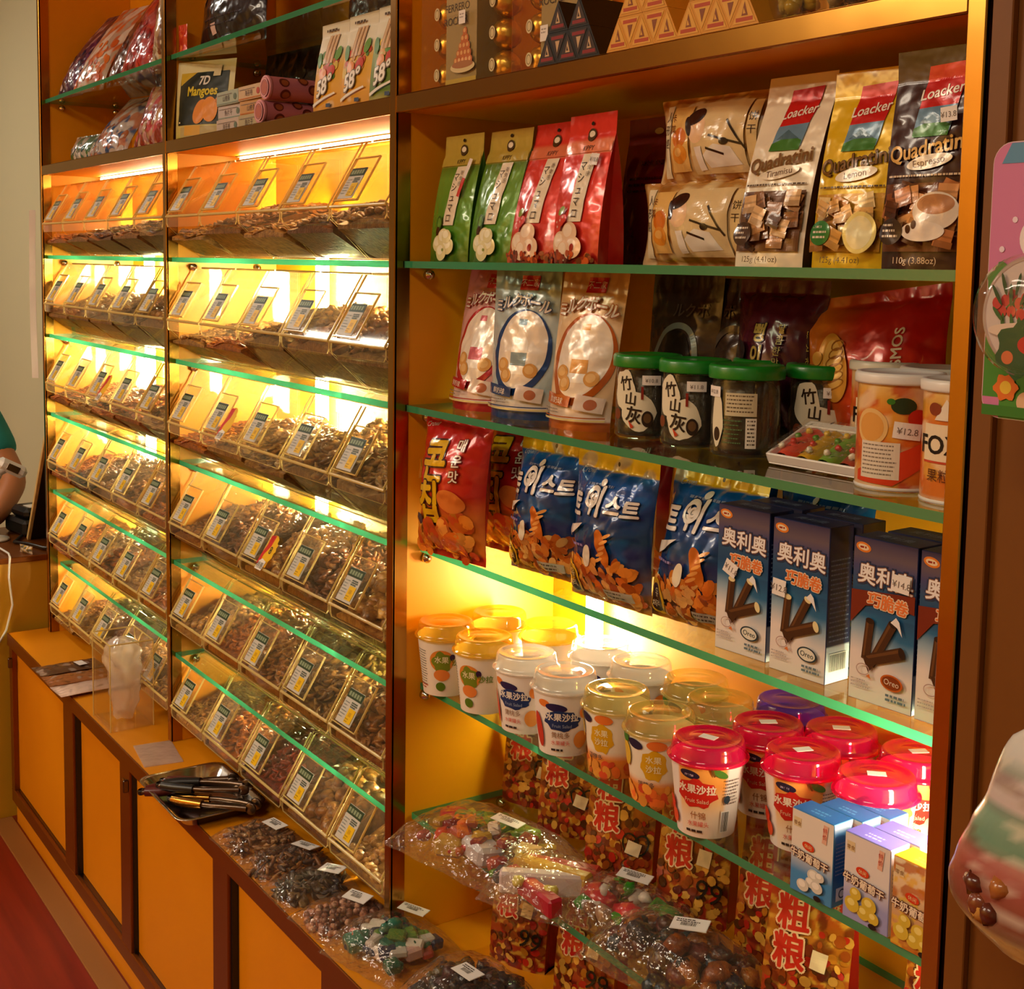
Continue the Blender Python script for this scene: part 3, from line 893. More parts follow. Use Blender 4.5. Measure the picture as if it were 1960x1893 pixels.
for k, FILL in ((1, FILL_M), (0, FILL_L)):
    a, b_ = BAY[k]
    for j, z in enumerate((ZA, ZB, ZC, ZD, ZE, ZK)):
        for i in range(5):
            x = a + .0025 + (i + .5) * (b_ - a - .005) / 5
            o = BIN if first else copy_tree(BIN)
            first = False
            tone, kind, fill = FILL[j][i]
            y0 = .004 if k == 1 else .006
            o.location = (x, y0, z + .0006)
            bn = 'middle bay' if k == 1 else 'far left bay'
            tag(o, f'clear acrylic bin of {tone} dried fruit, {ROWN[j]} row, {bn}, {COLN[i]} bin', 'sweet bin', 'acrylic sweet bins')
            h = heap_proto(kind, (i + j) % 2).copy(); COL.objects.link(h)
            h.location = (x, y0 + .002, z + .001 + .0); h.scale = (1, 1, fill if fill < 1 else 1)
            if fill < 1: h.location.z += .004 * (1 - fill)
            h.color = (*lin(TONES[tone]), 1)
            tag(h, f'{tone} heap of {FOODN[kind]}, {ROWN[j]} row, {bn}, {COLN[i]} bin', 'dried fruit', 'dried fruit in the bins', 'stuff')
            pr_ = {(1, 2, 1): '', (1, 3, 2): '8', (0, 2, 2): ''}.get((k, j, i))
            if pr_ is not None:
                lid = [c for c in o.children if c.name.startswith('lid')][0]
                b = MB(); b.decals(promo(4, pr_).i, plane_surf('top', 0, 0, .0002), M_PRINT, .0003); b.box(-.006, .03, .0, .05, 0, .0002, M_PRINT, 0, '#d8a010')
                c = b.build('promo_card', lid); c.location = (.004, .002, .0055); c['label'] = 'red and yellow starburst offer card'
# ================================================================== RIGHT BAY
def sticker(a, x, y, w=16, h=12, rot=0, seed=1):
    a.rect(x - w / 2, y - h / 2, x + w / 2, y + h / 2, '#f3ece4', rot)
    a.txt('¥' + '%d.8' % (9 + seed), x, y - h * .22, h * .55, '#7a6a60', rot, 0)
    return a
def place(mb, name, label, cat, loc, rz=0, group=None, rx=0, ry=0):
    o = mb.build(name); tag(o, label, cat, group); put(o, loc, rz, rx, ry); return o

# ---------------------------------------------------------------- shelf A: marshmallow bags
def mallow(base, mid, strip, w=104, h=182, lean=8, seed=1, red=False, price=None):
    a = Art()
    a.rect(-w / 2 + .5, 138, w / 2 - .5, 150, strip)
    a.txt('KIPPY', 2, 140.5, 9, '#3a2a1c', 0, .01)
    a.ell(2, 160, 9, 8, '#4a3a20'); a.ell(2, 161, 6, 4, '#efe2c8')
    a.ell(2, 174, 3.2, 2.4, '#1c140c')
    a.poly([(-10, 52), (18, 52), (24, 136), (-2, 136)], '#efe0c4')
    a.vtxt('マシュマロ', 4, 116, 14, '#33261c', 1.05, bold=.005)
    a.vtxt('新食感', 17, 124, 7, '#57483a', 1.1)
    if red:
        a.ell(-24, 66, 8, 5, '#8aa03c', 30)
        for x, y in ((-30, 50), (-20, 52), (-26, 44), (-14, 56)): a.ell(x, y, 6.5, 5.5, '#d8321e'); a.ell(x - 2, y + 2, 2, 1.5, '#f2b09a')
        for x, y, r in ((-18, 26, 17), (2, 38, 16), (12, 20, 16), (-6, 16, 15)): a.ell(x, y, r, r * .85, '#efc9a6'); a.ell(x - 3, y + 3, r * .6, r * .5, '#f9e2c8')
        a.ell(12, 20, 4, 5, '#a02818'); a.foods(-48, 2, 48, 14, 40, ['#5a1408', '#8c2a12', '#c04a1c'], 2.5, 5, seed)
    else:
        a.ell(-17, 56, 8, 10, '#3c6a20'); a.ell(-17, 56, 5, 7, '#6b9a3a'); a.ell(-18, 43, 6, 7, '#40200f')
        for x, y, r in ((-16, 26, 13), (0, 34, 15), (14, 22, 13), (-2, 14, 14), (10, 36, 11)): a.ell(x, y, r, r * .9, '#e6dca6'); a.ell(x - 2, y + 3, r * .62, r * .5, '#f7f2d2')
        a.ell(3, 17, 2.5, 2.2, '#94a348')
    if price == 'w': a.rect(26, 118, 35, 146, '#f0e4dc', -14)
    if price == 's': sticker(a, 28, 128, 18, 14, -6)
    if price == 'r': a.rect(22, 92, 30, 122, '#c8301c', -12); a.rect(28, 118, 36, 146, '#f0e4dc', -12)
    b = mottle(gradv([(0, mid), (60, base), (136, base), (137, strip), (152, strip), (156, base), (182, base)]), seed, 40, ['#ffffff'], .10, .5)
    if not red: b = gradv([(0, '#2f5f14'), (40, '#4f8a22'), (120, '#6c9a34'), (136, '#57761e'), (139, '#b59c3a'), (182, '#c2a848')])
    return pouch('snack_bag', w, h, 48, 'G', b, a, side=mid, back=mid, seed=seed, lean=lean)[0]
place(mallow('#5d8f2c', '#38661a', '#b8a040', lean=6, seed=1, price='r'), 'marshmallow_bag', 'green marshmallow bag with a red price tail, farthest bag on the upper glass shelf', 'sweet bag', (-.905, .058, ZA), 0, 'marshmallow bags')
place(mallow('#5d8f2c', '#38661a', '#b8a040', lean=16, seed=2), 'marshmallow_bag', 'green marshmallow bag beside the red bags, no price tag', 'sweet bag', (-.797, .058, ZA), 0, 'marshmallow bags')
place(mallow('#dc3a2c', '#a81a14', '#e07a52', 103, 184, 24, 3, True), 'marshmallow_bag', 'red marshmallow bag next to the green bags', 'sweet bag', (-.694, .056, ZA), 0, 'marshmallow bags')
place(mallow('#e0382a', '#b01c14', '#e8845a', 100, 186, 6, 4, True, 's'), 'marshmallow_bag', 'red marshmallow bag with a white price sticker, next to the wrapped biscuits', 'sweet bag', (-.598, .056, ZA), -2, 'marshmallow bags')
a = Art(); a.ell(6, 172, 9, 4, '#e8d8b0'); a.txt('FARMLAND', 2, 128, 10, '#4a0a08', 0, .01); a.lines(-40, 110, 40, 3, 8, 3, '#4a0c08', 3)
place(pouch('snack_bag', 112, 190, 40, 'G', gradv([(0, '#4a0a0c'), (190, '#8c1612')]), a, side='#5a0c0c', back='#5a0c0c', seed=5)[0], 'snack_bag', 'dark red bag with a hang hole behind the red marshmallow bags', 'sweet bag', (-.598, .165, ZA), 0)

# wrapped biscuit family packs
def biscuit_pack(seed, w=205, h=98):
    a = Art()
    W = w / 2
    a.rect(-W + 16, 8, -W + 30, h - 8, '#efe0bc'); a.vtxt('人形烧', -W + 23, h - 26, 13, '#2a1c10', 1.2)
    a.rect(-W + 36, 14, -W + 74, h - 12, '#e6b868'); a.ell(-W + 55, 52, 15, 12, '#d9761e'); a.ell(-W + 55, 34, 16, 11, '#e2902c'); a.ell(-W + 53, 36, 9, 5, '#f2b860')
    a.vtxt('卡其', -W + 41, h - 28, 11, '#6a2c10', 1.2)
    a.rect(-W + 80, 10, W - 34, h - 10, '#e2c690')
    a.ell(-8, 60, 15, 16, '#f0c69a'); a.ell(-12, 74, 16, 9, '#2c1a12', 15); a.ell(-24, 64, 5, 12, '#2c1a12', 20)
    a.poly([(2, 30), (22, 42), (46, 38), (58, 18), (10, 16)], '#efe6d6')
    for (x0, y0, x1, y1) in ((14, 52, 62, 40), (40, 68, 66, 34), (10, 38, 36, 30)):
        dx, dy = x1 - x0, y1 - y0; L = math.hypot(dx, dy); nx, ny = -dy / L * 1.3, dx / L * 1.3
        a.poly([(x0 + nx, y0 + ny), (x0 - nx, y0 - ny), (x1 - nx, y1 - ny), (x1 + nx, y1 + ny)], '#231510')
    a.ell(38, 44, 6, 4, '#1c120e'); a.rect(-10, 14, 2, 40, '#f4eadc', 4)
    a.rect(W - 30, 12, W - 18, h - 12, '#e9c98a'); a.vtxt('饼干', W - 24, h - 34, 11, '#3a2414', 1.3)
    a.ell(W - 12, 30, 7, 16, '#b8651c')
    b = mottle(flatcol('#c08a44'), seed, 26, ['#dcb878', '#9a5c1c', '#ecd4a0'], .8, .15)
    return pouch('biscuit_pack', w, h, 62, 'P', b, a, back='#c89a58', seed=seed, wr=2.4, crimp=(.03, .03), mat=M_FILMP)[0]
place(biscuit_pack(11), 'biscuit_pack', 'cellophane wrapped biscuit pack lying on the glass shelf, lower of two', 'biscuits', (-.428, .095, ZA), 2, 'wrapped biscuit packs')
place(biscuit_pack(12, 195, 100), 'biscuit_pack', 'cellophane wrapped biscuit pack on top of another, upper of two', 'biscuits', (-.405, .098, ZA + .094), 3, 'wrapped biscuit packs')

# wafer cube bags
def wafer_bag(body, side, txtcol, flavour, weight, imgcols, w, h, lean, seed, badge, cup=False, lemon=False, tcol2='#5a4632'):
    a = Art()
    a.poly([(-16, h - 54), (24, h - 52), (32, h - 14), (-10, h - 16)], '#c8201c')
    a.poly([(-19, h - 74), (20, h - 76), (24, h - 52), (-16, h - 54)], '#6b8fa8'); a.poly([(-20, h - 80), (19, h - 80), (20, h - 70), (4, h - 64), (-19, h - 72)], '#3f7a2c')
    a.poly([(-14, h - 68), (0, h - 58), (16, h - 68)], '#4a6a78')
    a.txt('Loacker', 6, h - 44, 14, '#f6ead8', 7, .014, shear=.2)
    a.txt('Quadratini', 0, h - 97, 21, txtcol, 8, .02, out='#2a1a10' if body != '#f0e2c6' else '#c9a66a', outw=.02, wide=.9)
    a.ell(4, h - 103, 24, 6.5, '#f0e2c8' if body != '#f0e2c6' else body, 8); a.txt(flavour, 4, h - 106, 9.5, '#7a5a40', 8, .004)
    a.lines(-w / 2 + 6, h - 116, w / 2 - 6, 1, 4, 1.8, tcol2, seed, 0)
    a.rect(-w / 2 + 4, 16, w / 2 - 4, h - 122, imgcols[0])
    rnd = random.Random(seed)
    for _ in range(26):
        x, y = rnd.uniform(-w / 2 + 12, w / 2 - 12), rnd.uniform(24, h - 128); s = rnd.uniform(6, 10); c = lin(rnd.choice(imgcols[1:]))
        r0 = rnd.uniform(-25, 25)
        a.rect(x - s, y - s, x + s, y + s, c, r0); a.rect(x - s, y - s, x + s, y - s * .3, c * .62, r0); a.rect(x - s, y + .1 * s, x + s, y + .3 * s, c * .7, r0)
    if cup:
        a.ell(22, 52, 22, 17, '#e9dcca'); a.ell(22, 58, 18, 9, '#b98258'); a.ell(10, 34, 22, 9, '#f2e8da'); a.ell(2, 40, 3, 4, '#4a2412'); a.ell(-4, 36, 3, 4, '#4a2412')
    if lemon: a.ell(24, 34, 17, 20, '#efdf8a'); a.ell(24, 34, 13, 16, '#f3e9b4')
    a.ell(-w / 2 + 22, 34, 14, 12, badge, 12); a.lines(-w / 2 + 12, 39, -w / 2 + 32, 3, 5, 2, '#e8d8c0', seed)
    a.txt(weight, 4, 5, 8.5, tcol2, 0, .004)
    if body != '#f0e2c6': pass
    fn = gradv([(0, body), (h, body)])
    return pouch('wafer_bag', w, h, 50, 'G', fn, a, side=side, back=side, seed=seed, lean=lean, wr=1.5)[0], a
m_, a_ = wafer_bag('#f0e2c6', '#2c2a2c', '#7a5228', 'Tiramisu', '125g (4.41oz)', ['#6a4426', '#c89058', '#8a5a30', '#dcb078', '#5a3418'], 92, 200, 26, 21, '#4a3220', tcol2='#5a4632')
place(m_, 'wafer_bag', 'cream wafer cube bag with dark side gusset', 'wafer bag', (-.262, .056, ZA), 3, 'wafer cube bags')
m_, a_ = wafer_bag('#e2b81c', '#caa018', '#7a5210', 'Lemon', '125g (4.41oz)', ['#c8922a', '#e2b068', '#d09a4c', '#f0cf8c', '#b87a30'], 88, 194, 8, 22, '#2f7a30', lemon=True)
place(m_, 'wafer_bag', 'yellow wafer cube bag between the cream and the brown one', 'wafer bag', (-.164, .066, ZA), 4, 'wafer cube bags')
m_, a_ = wafer_bag('#3a1c18', '#241210', '#e0b060', 'Espresso', '110g (3.88oz)', ['#6a3a22', '#b8703c', '#8a4a24', '#d89a60', '#5a2c16'], 92, 200, -8, 23, '#3a2a24', cup=True, tcol2='#d8c0a0')
mb_a = Art(); sticker(mb_a, 22, 138, 17, 13, 4, 4)
m_.decals(mb_a.i, lambda x, y, o: np.stack([x / 1000, 0 * x - .0225 - o, y / 1000], -1), M_PRINT, .0008)
place(m_, 'wafer_bag', 'dark brown wafer cube bag with a price sticker, beside the gold post', 'wafer bag', (-.0665, .058, ZA), 3, 'wafer cube bags')

# ---------------------------------------------------------------- shelf B
def milk_bag(c1, c2, deep, seed, lean, w=122, skew=0):
    h = 206; a = Art()
    a.rect(-10, 178, 24, 198, '#c8281c'); a.txt('不二家', 7, 184, 11, '#f6e6d0', 0, .01)
    a.ell(6, 92, 50, 60, deep, -12); a.ell(8, 96, 42, 54, '#f0e2d0', -12)
    # plain milk bottle and biscuits in place of the picture
    a.poly([(-6, 62), (22, 62), (22, 106), (14, 120), (14, 132), (2, 132), (2, 120), (-6, 106)], '#fbf6ec'); a.rect(1, 130, 15, 138, c1); a.rect(-6, 74, 22, 92, c1)
    for x, y in ((-20, 74), (-12, 60), (30, 68)): a.ell(x, y, 11, 10, '#d8a058'); a.ell(x - 1, y + 1, 7, 6, '#e8bc7c')
    for k, ch in enumerate('ミルクボール'):
        a.txt(ch, -42 + k * 17, 148 + 9 * math.sin(k * .62), 20, '#f3e8dc', 12 - k * 5, .03, out=deep, outw=.05)
    a.rect(-46, 32, 6, 46, deep, -4); a.txt('鲜奶球', -20, 35, 9, '#f4e8d8', -4, .004)
    a.rect(14, 26, 52, 46, '#e9d6c8', -8); a.ell(36, 35, 8, 7, '#b86a48')
    a.lines(-50, 26, 0, 2, 4, 1.6, '#8a7a70', seed)
    a.rect(-w / 2 + 2, 13, w / 2 - 2, 15.5, '#e8d490'); a.rect(-w / 2 + 2, 17, w / 2 - 2, 18.5, deep)
    fn = gradv([(0, deep), (13, deep), (14, c2), (60, c2), (130, c1), (160, c2), (196, c2), (198, deep), (206, deep)])
    fn = gradv([(0, deep), (12, deep), (13.5, '#efe0d2'), (40, c2), (150, c2), (206, c1)])
    return pouch('sweet_pouch', w, h, 52, 'S', fn, a, back=c2, seed=seed, lean=lean, wr=1.8, skew=skew, crimp=(.05, .06))[0]
place(milk_bag('#d06a78', '#dfa8a4', '#b02028', 31, 34), 'milk_sweet_bag', 'pink and red milk sweet bag with an oval picture, against the side wall', 'sweet bag', (-.9, .088, ZB), 6, 'milk sweet bags')
place(milk_bag('#7f9aa6', '#b9c6c6', '#1b3f74', 32, 12), 'milk_sweet_bag', 'blue and silver milk sweet bag with an oval picture', 'sweet bag', (-.785, .088, ZB), 14, 'milk sweet bags')
place(milk_bag('#d8a05c', '#e6c49a', '#b4581c', 33, 22, 112, 8), 'milk_sweet_bag', 'tan and orange milk sweet bag with an oval picture, beside the green lidded jars', 'sweet bag', (-.648, .086, ZB), 12, 'milk sweet bags')
def plain_bag(w, h, t, c0, c1, seed, kind='S', art=None, **k):
    return pouch('snack_bag', w, h, t, kind, gradv([(0, c0), (h, c1)]), art, back=c0, seed=seed, wr=2.0, **k)[0]
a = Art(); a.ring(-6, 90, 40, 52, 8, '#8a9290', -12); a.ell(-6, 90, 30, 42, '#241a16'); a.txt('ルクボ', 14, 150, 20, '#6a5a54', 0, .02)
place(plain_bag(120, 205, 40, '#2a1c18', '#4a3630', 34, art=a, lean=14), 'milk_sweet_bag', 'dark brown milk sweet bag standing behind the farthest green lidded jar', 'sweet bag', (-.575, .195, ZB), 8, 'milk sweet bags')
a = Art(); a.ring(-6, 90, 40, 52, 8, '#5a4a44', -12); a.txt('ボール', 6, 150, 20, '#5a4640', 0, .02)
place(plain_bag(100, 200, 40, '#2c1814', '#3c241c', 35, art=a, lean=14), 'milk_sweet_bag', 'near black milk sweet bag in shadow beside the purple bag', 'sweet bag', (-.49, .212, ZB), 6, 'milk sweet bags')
a = Art(); a.vtxt('뻥이요', -10, 128, 24, '#b89a50', 1.1, bold=.03, out='#241010', outw=.05); a.vtxt('달콤한맛', 26, 138, 12, '#c8b070', 1.1, bold=.01, out='#200c0c', outw=.04); a.ell(-40, 110, 12, 16, '#1c1420')
place(plain_bag(140, 200, 60, '#32102a', '#5a1226', 36, 'P', art=a, lean=16, crimp=(.08, .09)), 'snack_bag', 'dark purple snack bag with yellow lettering behind the jars', 'snack bag', (-.415, .205, ZB), 4)
a = Art(); a.txt('COSMOS', 8, 0, 17, '#f6e8d8', 90, .02)
for i in range(len(a.i)): a.i[i] = (a.i[i][0] + np.array([52, 112]), *a.i[i][1:])
a.rect(-92, 40, -82, 170, '#2c1410'); a.vtxt('왕소라', -87, 146, 12, '#e8c860', 1.4)
a.ell(-34, 108, 24, 40, '#d99a3a', 12); a.ell(-32, 112, 16, 28, '#e8b860', 12)
for k in range(6): a.ring(-34 + k * 1.5, 88 + k * 9, 20 - k * 2, 6, 1.6, '#a0641c', 12)
a.ell(-62, 96, 10, 9, '#e0a848'); a.ell(-60, 120, 9, 8, '#dca040')
fn = lambda x, y: np.stack([np.interp(x, [-100, -60, 0, 100], [lin(c)[k] for c in ('#c8641c', '#d0701c', '#c02a18', '#d01a18')]) for k in range(3)], 1)
place(pouch('snack_bag', 205, 190, 70, 'P', fn, a, back='#b01a14', seed=37, wr=2.2, lean=20, crimp=(.07, .08))[0], 'snack_bag', 'bright red and orange snack bag with white upright lettering, behind the white lidded tins', 'snack bag', (-.262, .215, ZB), 6, ry=-8)

# green lidded jars
def jar(seed, turn, tag_x=None, label2=False):
    t = thing('snack_jar', '', 'jar')
    R = lambda y: np.full_like(np.asarray(y, float), 40.0)
    b = MB()
    b.lathe([(0, .0005), (.037, .0005), (.0405, .003), (.0405, .014), (.0395, .016), (.0395, .082), (.0375, .088), (.0375, .094)], M_JAR, 40)
    a = Art(4)
    if not label2:
        a.blob(-10, 60, 16, '#e8dfc2', seed, lob=5, amp=.06, ry=26); a.blob(10, 34, 22, '#e8dfc2', seed + 1, lob=4, amp=.05, ry=24)
        a.txt('竹', -6, 62, 19, '#2a1c12', 8, .02); a.txt('山', 0, 44, 17, '#2a1c12', -4, .02); a.txt('灰', 4, 22, 22, '#2a1c12', -6, .02)
        a.ell(22, 26, 7, 10, '#2e1c10'); a.ell(22, 27, 4.5, 6, '#6a4a28'); a.ell(-20, 30, 6, 7, '#7a3c1c'); a.rect(14, 50, 17, 66, '#8a2418'); a.poly([(-2, 24), (6, 16), (2, 13)], '#c8401c')
    else:
        a.blob(-22, 42, 9, '#e8dfc2', seed, lob=5, amp=.05, ry=30); a.ell(-22, 26, 5, 8, '#3a2414')
        a.rect(-10, 48, 26, 74, '#d4c8a4'); a.lines(-8, 70, 24, 5, 4.4, 1.6, '#6a5a44', seed, .2)
        a.rect(14, 12, 26, 46, '#efe9da'); a.lines(16, 42, 25, 7, 4.4, 1.8, '#5a5044', seed, .1); a.lines(-12, 42, 12, 6, 5, 1.3, '#5a7a4c', seed + 1)
    if tag_x is not None: sticker(a, tag_x, 74, 22, 12, 0, seed % 5)
    b.decals(a.i, cyl_surf(R), M_PRINT, .0007)
    b.build('jar_body', t)
    c = MB(); c.lathe([(0, .004), (.0355, .004), (.0365, .02), (.0365, .076), (.030, .082), (0, .084)], M_FOOD, 26, '#6b4f1e'); cc = c.build('contents', t); cc.color = (.16, .14, .07, 1)
    l = MB(); l.lathe([(.0375, .0885), (.0432, .0885), (.0436, .090), (.0436, .1015), (.042, .104), (.036, .1045), (.034, .1035), (0, .1035)], M_GREEN, 44)
    l.build('lid', t)
    t.rotation_euler = (0, 0, turn * R2D); return t
for x, y, tr, tx, l2, s_, lab in ((-.548, .118, 20, 26, False, 1, 'green lidded snack jar with a gourd label, farthest of the front jars'),
                             (-.459, .118, 14, 26, False, 2, 'green lidded snack jar with a gourd label, middle of the front jars'),
                             (-.3685, .116, 26, -28, True, 3, 'green lidded snack jar turned to its pale back label and barcode'),
                             (-.335, .206, 30, 20, False, 4, 'green lidded snack jar at the back, next to the white lidded tins'),
                             (-.425, .207, 20, None, False, 5, 'green lidded snack jar at the back, behind the jar with the pale label')):
    j = jar(s_, tr, tx, l2); j.location = (x, y, ZB); tag(j, lab, 'jar', 'green lidded jars')

# white lidded wafer tins
def tin(seed, turn, face):
    t = thing('biscuit_tin', '', 'tin'); R = lambda y: np.full_like(np.asarray(y, float), 41.0)
    b = MB(); n = 60; ys = np.linspace(0, 104, 40); th = np.linspace(0, 2 * math.pi, n, endpoint=False)
    TH, Y = np.meshgrid(th, ys)
    col = mottle(gradv([(0, '#e8d8b0'), (8, '#d8742a'), (70, '#d9641c'), (90, '#e0a040'), (104, '#e8c070')]), seed, 30, ['#c23a14', '#e8a83c', '#f0d0a0'], .8, .12)(TH.ravel() * 41, Y.ravel())
    b.grid(np.stack([.041 * np.cos(TH), .041 * np.sin(TH), Y / 1000], -1), M_FILMP, col, True, True)
    b.lathe([(0, .0002), (.041, .0002), (.0418, .002), (.0412, .004)], M_WHITEP, 40)
    a = Art(4)
    if face == 'fox':
        a.rect(-26, 40, 26, 74, '#f0dcb8'); a.rect(-26, 38, 26, 40, '#c84a2c'); a.txt("FOX'S", 0, 47, 24, '#1c1410', 0, .02); a.txt('果粒酥', 0, 22, 13, '#5a2c14', 0, .01)
        a.poly([(-12, 78), (0, 98), (12, 78)], '#efe2cc'); a.ell(-12, 88, 7, 6, '#8a3c1c'); a.ell(14, 90, 6, 6, '#2c1c14')
    else:
        a.ell(-14, 62, 18, 18, '#e8bc74'); a.ell(-14, 62, 14, 14, '#e0a04c'); a.ell(18, 84, 12, 8, '#2c3a1c'); a.ell(32, 72, 10, 9, '#c02c18'); a.ell(6, 88, 4, 3, '#3c7a24')
        a.poly([(-30, 18), (40, 50), (46, 30), (10, 6), (-30, 8)], '#d8401c'); a.rect(-24, 12, 16, 48, '#e4d6c2'); a.lines(-22, 44, 14, 8, 4, 1.4, '#8a7a6a', seed, .2)
        sticker(a, 22, 60, 26, 16, -6, 3); a.txt('F', 44, 48, 26, '#2a1a12', 0, .02)
    b.decals(a.i, cyl_surf(R), M_PRINT, .0006); b.build('tin_body', t)
    l = MB(); l.lathe([(.0405, .1038), (.0438, .1038), (.0442, .106), (.0442, .112), (.0428, .1145), (.038, .1148), (.036, .1128), (0, .1128)], M_WHITEP, 44); l.build('lid', t)
    t.rotation_euler = (0, 0, turn * R2D); return t
for x, y, tr, fc, lab in ((-.246, .215, 20, 'fox', 'white lidded biscuit tin at the back, behind the tray of jelly sweets'),
                          (-.134, .098, 20, 'fruit', 'white lidded fruit printed tin with a price sticker, front one'),
                          (-.0455, .088, 10, 'fox', 'white lidded biscuit tin partly hidden by the gold post'),
                          (-.155, .19, 20, 'fox', 'white lidded biscuit tin at the back, behind the front fruit printed tin'),
                          (-.06, .18, 20, 'fox', 'white lidded biscuit tin at the back, next to the gold post')):
    j = tin(int(-x * 1000), tr, fc); j.location = (x, y, ZB); tag(j, lab, 'tin', 'white lidded tins')
# jelly tray
t = thing('jelly_tray', 'white tray of wrapped jelly sweets in four colours, propped against a tin', 'sweets', (-.236, .086, ZB + .0005), 2)
t.rotation_euler = (24 * R2D, 0, 2 * R2D)
b = MB(); b.box(-.062, .062, 0, .078, 0, .004, M_WHITEP, .002)
for x0, x1, y0, y1 in ((-.062, -.059, 0, .078), (.059, .062, 0, .078), (-.062, .062, 0, .003), (-.062, .062, .066, .078)): b.box(x0, x1, y0, y1, .003, .014, M_WHITEP, .001)
b.build('tray', t)
for k, c in enumerate(('#e0523c', '#d8a82c', '#7aa83c', '#a84a34')):
    b = MB(); V = []; x = -.044 + k * .029
    P = np.array([[((x + .0115 * math.cos(q)), .006 + .058 * s_, .004 + .013 * abs(math.sin(q)) * (.75 + .25 * math.sin(s_ * 3.1))) for q in np.linspace(math.pi, 0, 9)] for s_ in np.linspace(0, 1, 8)])
    b.grid(P, M_FILMP, c, True, False, True)
    rr = random.Random(k)
    for q in range(4): b.add(nugget(rr, 'round', .004)[0] + np.array([x + rr.uniform(-.006, .006), .015 + q * .012, .017]), nugget(rr, 'round', .004)[1], M_FILMP, ('#e8e0c8', '#c83a2c', '#5a8a2c', '#e0b848')[q], True)
    s_ = b.build('jelly_roll', t); s_['label'] = ('red', 'yellow', 'green', 'brown red')[k] + ' jelly roll'
b = MB(); n = 14; X, Y = np.meshgrid(np.linspace(-.06, .06, n), np.linspace(.003, .074, n)); b.grid(np.stack([X, Y, .019 + .0015 * fnoise(X * 1000, Y * 1000, 4, 20)], -1), M_FILM); b.build('film', t)

# ---------------------------------------------------------------- shelf C
def corn_bag(seed, lean):
    w, h = 152, 208; a = Art()
    a.txt('Crown', -50, 190, 10, '#e8c8b8', 8, .01)
    a.txt('콘', -10, 122, 64, '#e0b010', 4, .035, out='#3a0c08', outw=.035); a.txt('칩', -12, 62, 64, '#e0b010', 6, .035, out='#3a0c08', outw=.035)
    a.vtxt('매운맛', 38, 164, 19, '#f2e4d4', 1.15, bold=.015, out='#6a120c', outw=.06, rot=4)
    a.ell(-22, 46, 13, 14, '#d8481c', 20); a.ell(-48, 56, 16, 9, '#2a2a4a', 10)
    a.foods(-74, 8, 74, 104, 120, ['#e08024', '#d86a1a', '#c8501a', '#e89a3c'], 8, 15, seed, lambda x, y: y < 60 + .2 * x and abs(x) < 68, (.6, .9))
    a.ell(36, 92, 24, 15, '#d8742c', -20)
    fn = mottle(gradv([(0, '#b82c14'), (12, '#b82414'), (16, '#d87a24'), (70, '#d86a20'), (100, '#c42418'), (208, '#b8141a')]), seed, 60, ['#e04a1c'], .25, .3)
    # price / nutrition side band
    a.rect(-74, 112, -62, 140, '#e8d8c0', 4)
    return pouch('snack_bag', w, h, 78, 'P', fn, a, back='#a01814', seed=seed, wr=2.4, lean=lean, crimp=(.05, .06))[0]
place(corn_bag(41, 12), 'snack_bag', 'red corn chip bag with yellow lettering, leaning at the side wall', 'snack bag', (-.888, .040, ZC + .001), 8, 'red corn chip bags')
place(corn_bag(42, 24), 'snack_bag', 'red corn chip bag with yellow lettering, beside the blue bags', 'snack bag', (-.876, .135, ZC + .001), 8, 'red corn chip bags')
place(corn_bag(43, 12), 'snack_bag', 'red corn chip bag standing in shadow at the back, behind the blue bags', 'snack bag', (-.70, .225, ZC + .001), 2, 'red corn chip bags')
